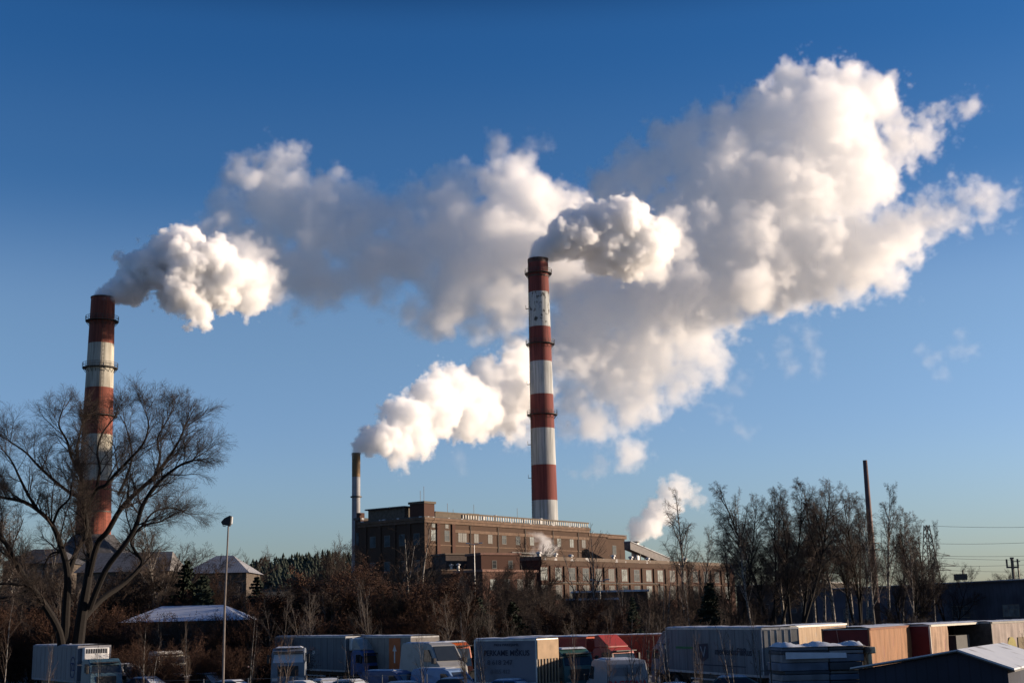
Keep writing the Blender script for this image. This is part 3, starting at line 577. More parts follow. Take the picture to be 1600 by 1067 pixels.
# the big willow: limbs laid by hand from the photograph, then grown twigs
K_W = dict(thick=1, rmin=.005, lev=[dict(), dict(wob=.10, up=.05, seg=6, kids=8, start=.12, ang=42, len=1, rad=1, short=.25), dict(wob=.09, up=.03, seg=5, kids=6, start=.08, ang=38, len=.66, rad=.38, short=.3), dict(wob=.10, up=.02, seg=4, kids=5, start=.06, ang=34, len=.68, rad=.42, short=.3), dict(wob=.10, up=-.05, seg=3, ang=28, len=.85, rad=.5)])
def willow():
    rg = random.Random(77); tr, cr = TM(), TM(); Y0 = 106.0; base = P(112, 1030, Y0); base.z = 0
    limbs = [ # (points (px, py, dY), radii in photo px)
     ([(118,1040,0),(128,960,0),(138,900,.5),(140,850,1),(132,800,1.5),(128,740,2),(120,690,2.5),(128,640,3)], (15,13,10,8,6.5,5,3.5,2)),
     ([(100,1040,0),(103,960,-.5),(106,900,-1),(98,862,-1),(82,820,-1.5),(60,797,-2),(35,780,-2.5),(0,772,-3),(-30,760,-3)], (12,10,8.5,7,5.5,4.5,4,3,2)),
     ([(98,1030,0),(92,985,-1),(70,945,-2),(48,915,-2.5),(25,880,-3),(10,850,-3.5),(-12,830,-4)], (11,9,8,7,6,5,4)),
     ([(106,900,-1),(120,860,-.5),(135,830,0),(128,780,.5),(110,765,1),(85,742,1),(60,715,1.5),(40,690,2),(15,670,2)], (7,6,5.5,5,4.2,3.6,3,2.3,1.6)),
     ([(138,905,.5),(152,850,0),(168,830,-.5),(188,795,-1),(212,765,-1.5),(238,738,-2),(262,702,-2),(280,668,-2.5),(288,645,-2.5)], (8,7,6.5,6,5.2,4.4,3.5,2.6,1.8)),
     ([(140,950,0),(165,890,-1),(195,850,-2),(213,820,-2.5),(222,790,-3),(240,755,-3.5),(262,730,-4),(284,712,-4),(300,705,-4)], (8,7,6,5.4,4.8,4,3.3,2.5,1.7)),
     ([(130,965,0),(160,935,1),(195,910,2),(222,880,2.5),(212,862,2.5),(205,845,3),(222,822,3),(250,815,3)], (9,7,6,4.5,3.8,3.2,2.8,2)),
     ([(132,800,1.5),(150,760,1),(166,750,1),(180,730,1),(205,700,0),(225,672,0),(232,640,0),(228,618,0)], (5.5,4.8,4.4,4,3.5,2.8,2,1.4)),
     ([(128,740,2),(112,700,3),(105,670,3),(92,640,3.5),(98,612,4)], (4.5,3.8,3,2.2,1.4)),
     ([(60,797,-2),(45,770,-2),(30,735,-1.5),(20,710,-1),(8,690,-1)], (4,3.4,2.8,2.2,1.5)),
     ([(82,820,-1.5),(92,795,-2),(108,775,-2.5),(112,745,-3)], (3.4,2.8,2.2,1.4)),
     ([(185,768,1),(198,735,1),(206,700,1.5),(203,670,2),(196,640,2)], (3.8,3.2,2.6,2,1.3)),
     ([(150,760,1),(156,720,.5),(152,690,.5),(160,655,1),(180,625,1)], (4,3.2,2.6,2,1.3)),
     ([(48,915,-2.5),(20,912,-3),(-10,912,-3)], (4,3,2)), ([(48,920,-2),(25,930,-3),(0,935,-3)], (4,3,2)),
     ([(222,822,3),(240,800,3.5),(266,792,4),(288,800,4)], (3,2.4,1.8,1.2)), ([(240,738,-2),(250,700,-1),(246,665,-1),(262,630,-1)], (3.6,2.8,2.1,1.3)),
     ([(10,850,-3.5),(-8,815,-4),(-20,780,-4)], (4,3,2)), ([(100,862,-1),(80,865,-1),(68,885,-1)], (3,2.2,1.4)),
    ]
    for pts, rad in limbs:
        W = []; 
        for i, (a, b, c) in enumerate(pts):
            if b < 800: b = 800-(800-b)*.85
            W.append(P(a, b, Y0+c*1.6))
        # smooth the polyline
        S, Rr = [], []
        for i in range(len(W)-1):
            p0, p1, p2, p3 = W[max(i-1,0)], W[i], W[i+1], W[min(i+2, len(W)-1)]
            for j in range(4):
                t = j/4; S.append(.5*((2*p1)+(p2-p0)*t+(2*p0-5*p1+4*p2-p3)*t*t+(3*p1-p0-3*p2+p3)*t**3)); Rr.append((rad[i]+(rad[i+1]-rad[i])*t)*Y0/FPX*.64)
        S.append(W[-1]); Rr.append(rad[-1]*Y0/FPX*.64)
        S = [q-base for q in S]; tr.tube(S, Rr, 9)
        n = len(S); tot = sum((S[i+1]-S[i]).length for i in range(n-1)); kids = int(tot*1.15)
        for k in range(kids):
            t = (.30 if rad[0] > 7 else .12)+(.88-.12*(rad[0] > 7))*(k+rg.random())/kids; t = min(t, .999)*(n-1); i = int(t); q = S[i].lerp(S[i+1], t-i); r = Rr[i]
            if q.z < 5.5: continue
            ax = (S[i+1]-S[i]).normalized(); o = ax.orthogonal().normalized(); o.rotate(Matrix.Rotation(rg.uniform(0, 6.283), 3, ax)); aa = math.radians(rg.uniform(25, 62))
            L_ = rg.uniform(1.5, 3.2)*(1.25-.5*t/(n-1)); grow(tr, cr, rg, q, ax*math.cos(aa)+o*math.sin(aa)+Vector((0,0,.25)), L_, min(r*.45, .075), 1, K_W)
        for k in range(3): grow(tr, cr, rg, S[-1], (S[-1]-S[-3]).normalized()+Vector((rg.gauss(0,.4), rg.gauss(0,.4), rg.gauss(.2,.3))), rg.uniform(1.4, 2.5), Rr[-1]*.8, 1, K_W)
    o = empty('willow_tree', base, 0, 'huge bare spreading willow with dark limbs in front of the red and cream chimney', 'tree')
    for nm, me in (('trunk', tr.build('trunk', BARK)), ('crown', cr.build('crown', mat('willow_twigs', (.026,.019,.016), .95, .3, .8)))):
        q = bpy.data.objects.new(nm, me); sc.collection.objects.link(q); q.parent = o
    if DEV: print('WILLOW faces', len(tr.f), len(cr.f))
willow()
# birches and other trees one can tell apart: (kind, variant, px, ytop, depth, width, label, name)
TREES = [
 ('birch',0,1058,760,215,1.0,'tall bare birch in front of the small smoking flue','birch_tree'),
 ('birch',1,1092,822,225,.9,'shorter birch just right of the one before the smoking flue','birch_tree'),
 ('clump',0,1140,775,190,.9,'thin leaning birch at the left end of the birch grove','birch_tree'),
 ('birch',2,1162,762,178,.75,'slender upright birch second from the left in the birch grove','birch_tree'),
 ('clump',1,1196,748,185,1.15,'dense many stemmed birch with a broad crown left in the birch grove','birch_tree'),
 ('clump',0,1228,752,180,1.1,'dense leaning birch behind which the small dark block stands','birch_tree'),
 ('birch',0,1258,750,188,1.0,'tall birch with close upright limbs in the middle of the grove','birch_tree'),
 ('birch',1,1288,752,184,1.1,'dark topped birch with the thickest crown left of the thin stack','birch_tree'),
 ('birch',2,1306,758,192,.9,'narrow birch between the thick crowned one and the thin stack','birch_tree'),
 ('clump',1,1328,768,186,.9,'brownish spreading birch just left of the thin stack','birch_tree'),
 ('birch',0,1352,775,178,.8,'birch standing behind the platform of the thin stack','birch_tree'),
 ('birch',1,1374,752,205,.85,'tall light birch just right of the thin stack','birch_tree'),
 ('birch',2,1394,790,200,.9,'medium birch second to the right of the thin stack','birch_tree'),
 ('birch',0,1412,800,190,.8,'slender birch between the thin stack and the lattice pylon','birch_tree'),
 ('clump',0,1430,795,195,.8,'forked leaning birch left of the lattice pylon','birch_tree'),
 ('birch',1,1448,812,200,.6,'narrow drooping birch wrapped round the lattice pylon','birch_tree'),
 ('birch',2,1212,756,200,1.0,'tall birch between the broad crowned and the leaning dense birches','birch_tree'),
 ('birch',1,1242,758,196,1.0,'birch with a drooping top in the left half of the grove','birch_tree'),
 ('birch',0,1272,764,204,1.0,'paler birch set back in the middle of the grove','birch_tree'),
 ('birch',1,1318,766,206,1.0,'paler birch set back just left of the thin stack','birch_tree'),
 ('birch',2,1340,778,212,.9,'hazy birch set back directly behind the thin stack','birch_tree'),
 ('bushy',0,1476,868,220,1.0,'low bare tree right of the lattice pylon over the warehouse roof','bare_tree'),
 ('bushy',1,1524,886,275,1.0,'small bare tree behind the warehouse roof, left of two by the electric pole','bare_tree'),
 ('bushy',2,1554,890,280,1.0,'small bare tree behind the warehouse roof just left of the electric pole','bare_tree'),
 ('bushy',0,1594,888,285,1.1,'small bare tree behind the thinner electric post at the right edge','bare_tree'),
 ('bushy',1,1180,830,230,1.3,'low twiggy tree at the foot of the birch grove near the annex corner','bare_tree'),
 ('bushy',1,1405,860,175,1.1,'low twiggy tree under the birches right of the thin stack','bare_tree'),
 ('birch',2,40,798,200,1.2,'hazy birch crown low behind the willow at the left edge','birch_tree'),
 ('birch',0,5,790,195,1.2,'hazy birch crown at the very left edge of the photo','birch_tree'),
 ('birch',1,80,802,205,.9,'hazy birch between the left edge and the left chimney foot','birch_tree'),
 ('birch',1,252,800,150,1.3,'round crowned birch right of the willow beside the villa','birch_tree'),
 ('bushy',2,215,850,155,1.3,'twiggy tree below the workshop roof behind the willow','bare_tree'),
 ('bushy',1,290,850,160,1.1,'twiggy tree at the left end of the villa roof','bare_tree'),
 ('bushy',0,360,856,220,1.0,'rounded bare tree behind the villa roof by the floodlight pole','bare_tree'),
 ('spruce',0,292,872,140,1.1,'black spruce left of the floodlight pole in front of the villa','spruce_tree'),
 ('spruce',1,318,896,138,1.1,'shorter black spruce beside the taller one in front of the villa','spruce_tree'),
 ('bushy',1,330,884,150,1.2,'brown twiggy tree covering the right wall of the villa','bare_tree'),
 ('leafy',0,356,900,146,1.2,'brown leaved shrubby tree beside the floodlight pole before the villa','shrub_tree'),
 ('bushy',0,180,868,170,1.3,'twiggy tree before the workshop roof behind the willow','bare_tree'),
 ('spruce',0,402,898,150,1.2,'dark spruce right of the floodlight pole','spruce_tree'),
 ('spruce',1,1108,908,150,1.2,'dark spruce in front of the right end of the annex','spruce_tree'),
 ('spruce',0,800,938,128,1.6,'broad dark spruce behind the lettered white trailer','spruce_tree'),
 ('spruce',1,745,930,132,1.4,'dark spruce half hidden in the thicket left of the broad one','spruce_tree'),
 ('spruce',0,988,930,128,1.0,'small spruce below the annex windows','spruce_tree'),
 ('bushy',0,515,842,150,.8,'reddish thin tree left of the slim steel stack','bare_tree'),
 ('bushy',1,560,845,175,1.0,'bare tree in front of the foot of the slim steel stack','bare_tree'),
 ('sapling',0,605,835,165,1.8,'pale limbed tree in front of the left corner of the power station','bare_tree'),
 ('sapling',1,640,812,160,1.9,'tall pale limbed tree in front of the power station corner','bare_tree'),
 ('bushy',2,585,850,170,1.0,'brown twiggy tree before the short side of the power station','bare_tree'),
 ('bushy',0,665,850,165,1.0,'brown twiggy tree below the stair turret','bare_tree'),
 ('bushy',1,800,836,180,1.0,'reddish bare tree between the small brick house and the white steam jet','bare_tree'),
 ('sapling',2,840,868,165,1.0,'bare tree below the white steam jet','bare_tree'),
 ('sapling',2,915,822,190,1.6,'thin tree standing before the right part of the roof parapet','bare_tree'),
 ('sapling',1,935,838,180,.9,'twiggy tree in front of the right end of the main block','bare_tree'),
 ('sapling',0,975,868,160,1.0,'twiggy tree before the annex roof','bare_tree'),
 ('sapling',1,1025,868,150,1.4,'slim tree before the annex windows','bare_tree'),
 ('sapling',2,1078,880,150,1.2,'spreading bare tree before the annex, left of the dark spruce','bare_tree'),
 ('leafy',0,470,900,128,1.4,'shrubby tree with withered leaves above the grey reefer trailer','shrub_tree'),
 ('leafy',1,535,880,135,1.4,'shrubby tree with withered leaves below the slim steel stack','shrub_tree'),
 ('leafy',0,590,878,132,1.5,'brown leaved shrubby tree above the orange banded trailer','shrub_tree'),
 ('leafy',1,650,885,130,1.5,'brown leaved shrubby tree above the orange red lorry cab','shrub_tree'),
 ('leafy',0,700,910,132,1.3,'brown leaved shrubby tree left of the lettered trailer','shrub_tree'),
 ('leafy',1,885,938,130,1.3,'reddish shrubby tree above the white rear van','shrub_tree'),
 ('leafy',0,948,944,126,1.3,'reddish shrubby tree right of the lamp before the annex','shrub_tree'),
 ('leafy',1,262,925,140,1.2,'brown leaved shrubby tree behind the left white van','shrub_tree'),
]
for (k, i, px, yt, Y, wd_, lab, nm) in TREES:
    loc, H = at_top(px, yt, Y)
    plant_tree(k, i, loc, H, lab, nm, 'tree' if nm != 'shrub_tree' else 'shrubby tree', wide=wd_*{'bushy':1.0}.get(k, 1.0))
# pale saplings in front of the parked lorries
SAP = [(75,985,74,'pale whip standing before the left reefer lorry'),(165,1000,72,'sapling before the left white van'),(232,975,70,'sapling left of the blue saloon roof'),(300,960,72,'tall whip between the blue saloon and the floodlight pole'),(385,950,71,'thin whip right of the floodlight pole'),
 (435,985,73,'sapling before the rear of the grey trailer'),(578,985,66,'sapling crossing the blue lorry cab'),(668,975,66,'sapling crossing the white van cab'),(560,1000,64,'short whip low before the blue lorry cab'),(722,965,70,'pale sapling before the orange red cab'),(735,940,71,'taller pale sapling left of the lettered trailer'),
 (762,985,70,'short sapling before the left half of the lettered trailer'),(893,945,68,'pale sapling crossing the green cab'),(940,950,72,'sapling behind the small white rear van'),(985,955,64,'clump of leaning stems left of the big white lorry, outer stem'),(1005,940,65,'tall stem of the clump left of the big white lorry'),(1020,975,63,'low forked stem of the clump left of the big white lorry'),
 (1048,960,67,'thin whip before the front half of the big white lorry'),(1078,968,68,'leaning whip over the green stripe of the big white lorry'),(1100,985,66,'whip before the dark logo of the big white lorry'),(1145,975,70,'whip before the rear half of the big white lorry'),(1178,935,80,'pale birch trunk rising behind the rear of the big white lorry'),(1585,985,60,'bare twigs at the right edge before the last trailer'),(15,900,85,'pale post like sapling at the left edge')]
for i, (px, yt, Y, lab) in enumerate(SAP):
    loc, H = at_top(px, yt, Y); plant_tree('sapling', i, loc, H, lab, 'sapling', 'sapling', wide=.55+.2*(i % 3))
# undergrowth that nobody could count: one mesh, shrubs copied over the scrub behind the lot
def mass(name, kinds, spots, m, seed, keep=1.0):
    rg = np.random.default_rng(seed); VV = []; FF = []; k = 0
    cache = {}
    for (x, y, H) in spots:
        kd = kinds[rg.integers(len(kinds))]; i = int(rg.integers(len(PR[kd]))); 
        if (kd, i) not in cache:
            res = []
            for me in PR[kd][i][:2]:
                v_ = np.empty(len(me.vertices)*3, np.float32); me.vertices.foreach_get('co', v_); v_ = v_.reshape(-1, 3)
                lp = np.empty(len(me.loops), np.int32); me.loops.foreach_get('vertex_index', lp); res.append((v_, lp.reshape(-1, 4)))
            cache[(kd, i)] = (res, PR[kd][i][2])
        res, h = cache[(kd, i)]; s = H/h; a = rg.uniform(0, 6.283); ca, sa = math.cos(a)*s*1.25, math.sin(a)*s*1.25
        for (v_, f_) in res:
            w_ = np.stack([v_[:,0]*ca-v_[:,1]*sa+x, v_[:,0]*sa+v_[:,1]*ca+y, v_[:,2]*s], 1); VV.append(w_); FF.append(f_+k); k += len(v_)
    V = np.concatenate(VV).astype(np.float32); F = np.concatenate(FF).astype(np.int32)
    me = bpy.data.meshes.new(name); me.vertices.add(len(V)); me.vertices.foreach_set('co', V.ravel()); me.loops.add(F.size); me.loops.foreach_set('vertex_index', F.ravel())
    me.polygons.add(len(F)); me.polygons.foreach_set('loop_start', np.arange(0, F.size, 4, dtype=np.int32)); me.polygons.foreach_set('loop_total', np.full(len(F), 4, np.int32)); me.update(calc_edges=True)
    me.materials.append(m); o = bpy.data.objects.new(name, me); sc.collection.objects.link(o); o['kind'] = 'stuff'
    if DEV: print('MASS', name, len(F))
    return o
rg = random.Random(5)
def spots(n, x0, x1, Y0, Y1, ytop):
    out = []
    for k in range(n):
        px = rg.uniform(x0, x1); Y = Y0+(Y1-Y0)*rg.random()**1.3; yt = ytop(px)+rg.uniform(-8, 26)
        if 175 < px < 385 and Y < 142: yt = max(yt, 955+rg.uniform(0, 14))
        q = P(px, yt, Y)
        out.append((q.x, Y, max(1.6, q.z)))
    return out
def yt_a(px):   # skyline of the brown scrub
    t = [(0,912),(110,900),(230,892),(262,886),(380,900),(402,922),(470,915),(520,903),(560,896),(640,894),(690,918),(760,936),(830,950),(900,956),(960,956),(1050,955),(1120,954),(1160,964),(1290,966),(1310,958),(1480,968),(1600,975)]
    for (a, ya), (b, yb) in zip(t, t[1:]):
        if a <= px <= b: return ya+(yb-ya)*(px-a)/(b-a)
    return 920
o = mass('grey_thicket', ['bushy'], spots(70, -20, 1460, 135, 240, lambda p: yt_a(p)), mat('twigs_grey', (.050,.042,.040), .95, .3), 13); tag(o, 'greyish bare thicket mixed into the brown one before the brick plant', 'thicket')
o = mass('brown_thicket', ['bushy', 'leafy'], spots(80, -20, 1460, 128, 230, lambda p: yt_a(p)), TWIG, 3); tag(o, 'brown leafless thicket filling the ground between the lorries and the brick plant', 'thicket')
o = mass('leafy_undergrowth', ['shrub'], spots(260, -30, 1440, 122, 175, lambda p: yt_a(p)+38), LEAF, 4); tag(o, 'low undergrowth with withered leaves behind the lorries', 'undergrowth')
o = mass('dark_scrub', ['bushy'], spots(60, 380, 1300, 124, 150, lambda p: yt_a(p)+30), mat('twigs_black', (.020,.017,.013), .95, .3), 9); tag(o, 'dark tangled scrub close behind the lorries', 'scrub')
o = mass('pale_whips', ['sapling'], spots(90, 100, 1440, 118, 150, lambda p: yt_a(p)+5), mat('twigs_pale', (.10,.083,.07), .95, .3), 14); tag(o, 'countless pale upright whips growing out of the thicket', 'whips')
o = mass('thin_young_trees', ['sapling', 'sapling', 'bushy'], spots(85, 690, 1170, 135, 215, lambda p: yt_a(p)-42), mat('twigs_dim', (.030,.021,.017), .95, .3), 24); tag(o, 'screen of thin young bare trees in front of the annex and the low brick blocks', 'young trees')
o = mass('weed_stems', ['shrub'], spots(22, 190, 460, 100, 108, lambda p: 1000), LEAF, 6); tag(o, 'weeds with withered leaves between the left vans', 'weeds')
# far pine ridge: hill and wood
hl = MB(); nx_ = 60; vs = []; 
def hill_h(px): 
    t = [(300,930),(380,886),(430,880),(470,874),(520,871),(560,873),(620,880),(720,900),(900,925),(1200,940)]
    for (a, ya), (b, yb) in zip(t, t[1:]):
        if a <= px <= b: return ya+(yb-ya)*(px-a)/(b-a)
    return 935
YH = 1300.0
for i in range(nx_+1):
    px = 300+900*i/nx_; top = P(px, hill_h(px)+9, YH); vs += [(top.x, YH-500, 0), (top.x*1.0, YH-150, top.z*.72), (top.x, YH, top.z), (top.x, YH+600, 0)]
fs = [(i*4+j, (i+1)*4+j, (i+1)*4+j+1, i*4+j+1) for i in range(nx_) for j in range(3)]
h_ = MB().add(vs, fs).build('hill', mat('hill_ground', (.03,.03,.022), .95)); h_['kind'] = 'structure'
wood = TM(); rgw = random.Random(8)
for k in range(900):
    px = rgw.uniform(345, 760); Y = YH-rgw.uniform(0, 260); zt_ = P(px, hill_h(px)+9, YH).z; x = P(px, 900, Y).x; zb_ = zt_*(1-.28*(YH-Y)/150) if YH-Y < 150 else zt_*.72*(1-(YH-Y-150)/350); H = rgw.uniform(8, 15); R_ = H*.2
    wood.tube([Vector((x,Y,zb_-1)), Vector((x,Y,zb_+H*.5))], [.4,.3], 3)
    for c in range(3):
        z = zb_+H*(.35+.2*c); n = 6; kk = wood.n; rr = R_*(1.15-.3*c)*rgw.uniform(.8,1.2); ox, oy = rgw.gauss(0,.5), rgw.gauss(0,.5)
        for j in range(n):
            a = 6.283*j/n; rj = rr*rgw.uniform(.7, 1.2); wood.v.append((x+ox+rj*math.cos(a), Y+oy+rj*math.sin(a), z+rgw.uniform(-.5,.5)))
        wood.v.append((x+ox, Y+oy, z+H*.3)); wood.n += n+1
        for j in range(n): wood.f.append((kk+j, kk+(j+1) % n, kk+n))
wo_ = bpy.data.objects.new('pine_wood', wood.build('pine_wood', mat('pine_far', (.022,.030,.022), .95, .3, .02))); sc.collection.objects.link(wo_); tag(wo_, 'dark pine wood covering the far ridge left of the power station', 'wood', kind='stuff')
# ------------------------------------------------------------------ vehicles
def Yof(px, py, h):
    d = CM @ Vector(((px-800)/FPX, (533.5-py)/FPX, -1)); return (h-EYE)*d.y/d.z
def paint(name, c, rough=.45): return mat('paint_'+name, c, rough, .12, 1.2, spec=.4, col2=[x*.55+.02 for x in c], th=(.5,.8))
def wheel(root, x, y, r=.5, w=.32, nm='wheel'):
    o = MB().tube([(0,-w/2,0),(0,-w/2+.04,0),(0,w/2-.04,0),(0,w/2,0)], [r*.93, r, r, r*.93], 20).build(nm, M_['rubber'], root, loc=(x, y, r))
    MB().tube([(0,-w/2-.012,0),(0,w/2+.012,0)], [r*.55, r*.55], 16).build('rim', M_['rim'], o); return o
def body_box(root, x0, x1, W, z0, z1, m, edge=None, name='box_body', snow=True, ribs=0, end_doors=True):
    MB().box(x0, x1, -W/2, W/2, z0, z1).build(name, m, root, bevel=.03)
    e = edge or M_['galv']; f = MB(); t = .012
    for (a, b) in ((x0, x0+.09), (x1-.09, x1)):
        for s in (-1, 1): f.box(a-(t if a == x0 else 0), b+(t if b == x1 else 0), s*W/2-t if s > 0 else -W/2-t, W/2+t if s > 0 else -W/2+t, z0-.02, z1+.015)
    for s in (-1, 1):
        f.box(x0, x1, s*(W/2)-t, s*(W/2)+t, z0-.02, z0+.12); f.box(x0, x1, s*(W/2)-t-.002, s*(W/2)+t+.002, z1-.09, z1+.02)
    for xx in (x0, x1):
        f.box(xx-t-.003, xx+t+.003, -W/2, W/2, z1-.1, z1+.018); f.box(xx-t-.003, xx+t+.003, -W/2, W/2, z0-.02, z0+.12)
    f.build('edge_frame', e, root)
    for s in (-1, 1):
        if x1-x0 < 9.5: break
        sm = MB(); xx = x0+1.15
        while xx < x1-.4:
            sm.box(xx-.012, xx+.012, s*(W/2+.004)-.004, s*(W/2+.004)+.004, z0+.13, z1-.1); xx += 1.15
        sm.build('seam', mat('seam_dark', (.07,.07,.075), .8), root)
    mk = MB()
    for k in range(int((x1-x0)/2.2)+1):
        for s in (-1, 1): mk.box(x0+.3+k*2.2, x0+.42+k*2.2, s*(W/2+.014)-.006, s*(W/2+.014)+.006, z0-.02, z0+.06)
    mk.build('marker_lights', mat('marker_amber', (.35,.12,.02), .5), root)
    if x1-x0 > 7:
        sg_ = MB()
        for s in (-1, 1):
            for zz_ in (.5, .8): sg_.box(x0+5.6, x1-3.6, s*(W/2-.05)-.02, s*(W/2-.05)+.02, zz_, zz_+.1)
        sg_.build('side_guard', M_['galv'], root)
    if end_doors:
        d = MB()
        for y in (-.55, -.2, .2, .55): d.tube([(x0-.04, y*W/2.4*2.0*.6, z0+.1), (x0-.04, y*W/2.4*2.0*.6, z1-.1)], .02, 4)
        d.box(x0-.022, x0-.004, -.012, .012, z0, z1); d.build('door_bars', M_['galv'], root)
    if snow:
        rg_ = random.Random(int(abs(x0*7+z1*13)*10)); g = MB(); n = max(4, int((x1-x0)/.5)); vs = []
        for i in range(n+1):
            x = x0+.02+(x1-x0-.04)*i/n
            for j, y in enumerate((-W/2+.03, -W/2+.25, 0, W/2-.25, W/2-.03)):
                vs.append((x, y, z1+.02+(.02 if j in (0, 4) else rg_.uniform(.05, .10))))
        g.add(vs, [(i*5+j, (i+1)*5+j, (i+1)*5+j+1, i*5+j+1) for i in range(n) for j in range(4)])
        g.build('snow', M_['snow'], root, smooth=True)
def running_gear(root, xs_, W, z0, x0, x1):
    MB().box(x0, x1, -.5, .5, z0-.35, z0-.03).build('chassis', M_['steel'], root)
    for x in xs_:
        for s in (-1, 1): wheel(root, x, s*(W/2-.2))
def cab(root, x0, m, high=False, defl=True, W=2.4, snow=False, snow_screen=False, dm=None, nm='cab', z=0.0):
    H = 3.65 if high else 2.95
    prof = [(x0,.95),(x0,H-.25),(x0+.25,H),(x0+1.45,H+.02),(x0+1.95,H-.28),(x0+2.2,1.95),(x0+2.3,1.2),(x0+2.28,.42),(x0+1.7,.42),(x0+1.55,.95),(x0+1.0,1.15),(x0+.5,.95)]
    c = MB().prism(prof, -W/2, W/2, .06, 2.0).build(nm, m, root, bevel=.06)
    ws_ = M_['snow'] if snow_screen else M_['glass']
    zt = H-.42; xa_ = x0+1.95+.035+(.14*(H-.28-zt)/(H-2.23)); 
    def fx(z_): return x0+1.95+(.25)*(H-.28-z_)/(H-.28-1.95)
    MB().add([(fx(zt)+.02,-W/2+.2,zt),(fx(zt)+.02,W/2-.2,zt),(fx(1.98)+.02,W/2-.13,1.98),(fx(1.98)+.02,-W/2+.13,1.98),(fx(zt)-.05,-W/2+.2,zt),(fx(zt)-.05,W/2-.2,zt),(fx(1.98)-.05,W/2-.13,1.98),(fx(1.98)-.05,-W/2+.13,1.98)],
        [(0,1,2,3),(7,6,5,4),(0,4,5,1),(1,5,6,2),(2,6,7,3),(3,7,4,0)]).build('windscreen', ws_, c)
    for s in (-1, 1):
        MB().prism([(x0+.95,2.0),(x0+1.0,2.62),(x0+1.75,2.62),(x0+1.98,2.0)], s*(W/2+.006)-.02, s*(W/2+.006)+.0).build('side_window', M_['glass'], c)
        MB().box(x0+2.12, x0+2.28, s*(W/2+.20)-.09, s*(W/2+.20)+.09, 1.95, 2.55).box(x0+2.05, x0+2.12, s*(W/2+.07)-.08, s*(W/2+.07)+.10, 2.40, 2.46).build('mirror', M_['black'], c, bevel=.02)
        MB().box(x0+2.29, x0+2.33, s*.92-.2, s*.92+.2, .72, .95).build('headlight', M_['lampglass'], c)
        MB().box(x0+.9, x0+2.0, s*(W/2+.008)-.01, s*(W/2+.008)+.01, 1.18, 1.24).build('door_trim', M_['black'], c)
    MB().box(x0+2.285, x0+2.315, -.72, .72, 1.05, 1.75).build('grille', M_['black'], c); MB().box(x0+1.75, x0+2.36, -W/2-.01, W/2+.01, .35, .62).build('bumper', mat('bumper_grey', (.16,.16,.17), .6), c, bevel=.03)
    MB().box(x0+1.95, x0+2.35, -W/2+.15, W/2-.15, H-.26, H-.2).build('sun_visor', M_['black'], c)
    if defl: MB().prism([(x0+.1,H+.01),(x0+.1,H+.85),(x0+.45,H+.9),(x0+1.5,H+.12),(x0+1.55,H+.02)], -W/2+.15, W/2-.15, .05, H).build('roof_deflector', dm or m, c, bevel=.04)
    if snow:
        MB().add([(x0+.1,-W/2+.2,H+.03),(x0+1.7,-W/2+.2,H+.03),(x0+1.7,W/2-.2,H+.03),(x0+.1,W/2-.2,H+.03),(x0+.3,-W/2+.4,H+.13),(x0+1.5,-W/2+.4,H+.12),(x0+1.5,W/2-.4,H+.15),(x0+.3,W/2-.4,H+.12)], [(0,3,2,1),(4,5,6,7),(0,1,5,4),(1,2,6,5),(2,3,7,6),(3,0,4,7)]).build('snow', M_['snow'], c, bevel=.04)
    MB().box(x0-2.6, x0+1.6, -.45, .45, .6, .92).build('cab_chassis', M_['steel'], root)
    for s in (-1, 1): wheel(root, x0+1.05, s*(W/2-.18)); wheel(root, x0-1.7, s*(W/2-.25))
    return c
def fridge(root, x, z, m=None):
    f = MB().box(x, x+.55, -.95, .95, z-1.15, z-.12).build('fridge_unit', m or mat('fridge_white', (.5,.5,.5), .5, .2), root, bevel=.08)
    g = MB()
    for y in np.arange(-.8, .75, .18): g.box(x+.553, x+.565, y, y+.12, z-.55, z-.22)
    g.build('vent_slots', M_['black'], f)
def place_lorry(px, py, h, head_deg, name, label, cat='lorry', group='lorries parked in the yard', Y=None):
    """root at the front top corner of the load body seen at (px, py): local +X is the driving direction"""
    Y = Y or Yof(px, py, h); q = P(px, py, Y); o = empty(name, (q.x, q.y, q.z-h), R(head_deg), label, cat, group); return o
WG = mat('lorry_greywhite', (.12,.135,.155), .5, .15, .5, col2=(.08,.09,.105), th=(.4,.8), streak=.35, streak_scale=5)
WG2 = mat('lorry_dirty_blue', (.10,.115,.15), .55, .15, .5, col2=(.065,.075,.10), th=(.4,.8), streak=.35, streak_scale=5)
def lorry(px, py, h, hd, name, label, L=13.6, W=2.48, body=None, edge=None, cabm=None, high=False, defl=True, dm=None, reefer=False, corner=-1, axles=3, rigid=False, Y=None, snowcab=False, group='lorries parked in the yard', doors=True, cabo=True):
    o = place_lorry(px, py, h, hd, name, label, Y=Y, group=group); 
    # shift so that the body's front corner (the one on side `corner`) stands on the root
    off = Matrix.Rotation(R(hd), 3, 'Z') @ Vector((0, corner*W/2, 0)); o.location = Vector(o.location)-off
    body_box(o, -L, 0, W, 1.25, h, body or WG, edge, end_doors=doors)
    running_gear(o, [-L+1.6+1.31*k for k in range(axles)] if not rigid else [-L+2], W, 1.25, -L+.2, -.3)
    if not rigid and L > 7:
        for s in (-1, 1): MB().box(-3.3, -3.1, s*(W/2-.27)-.07, s*(W/2-.27)+.07, .1, 1.0).build('landing_leg', M_['steel'], o)
    if reefer: fridge(o, .02, h)
    if cabo: cab(o, .75 if reefer else .5, cabm or WG, high, defl, dm=dm, snow=snowcab)
    return o
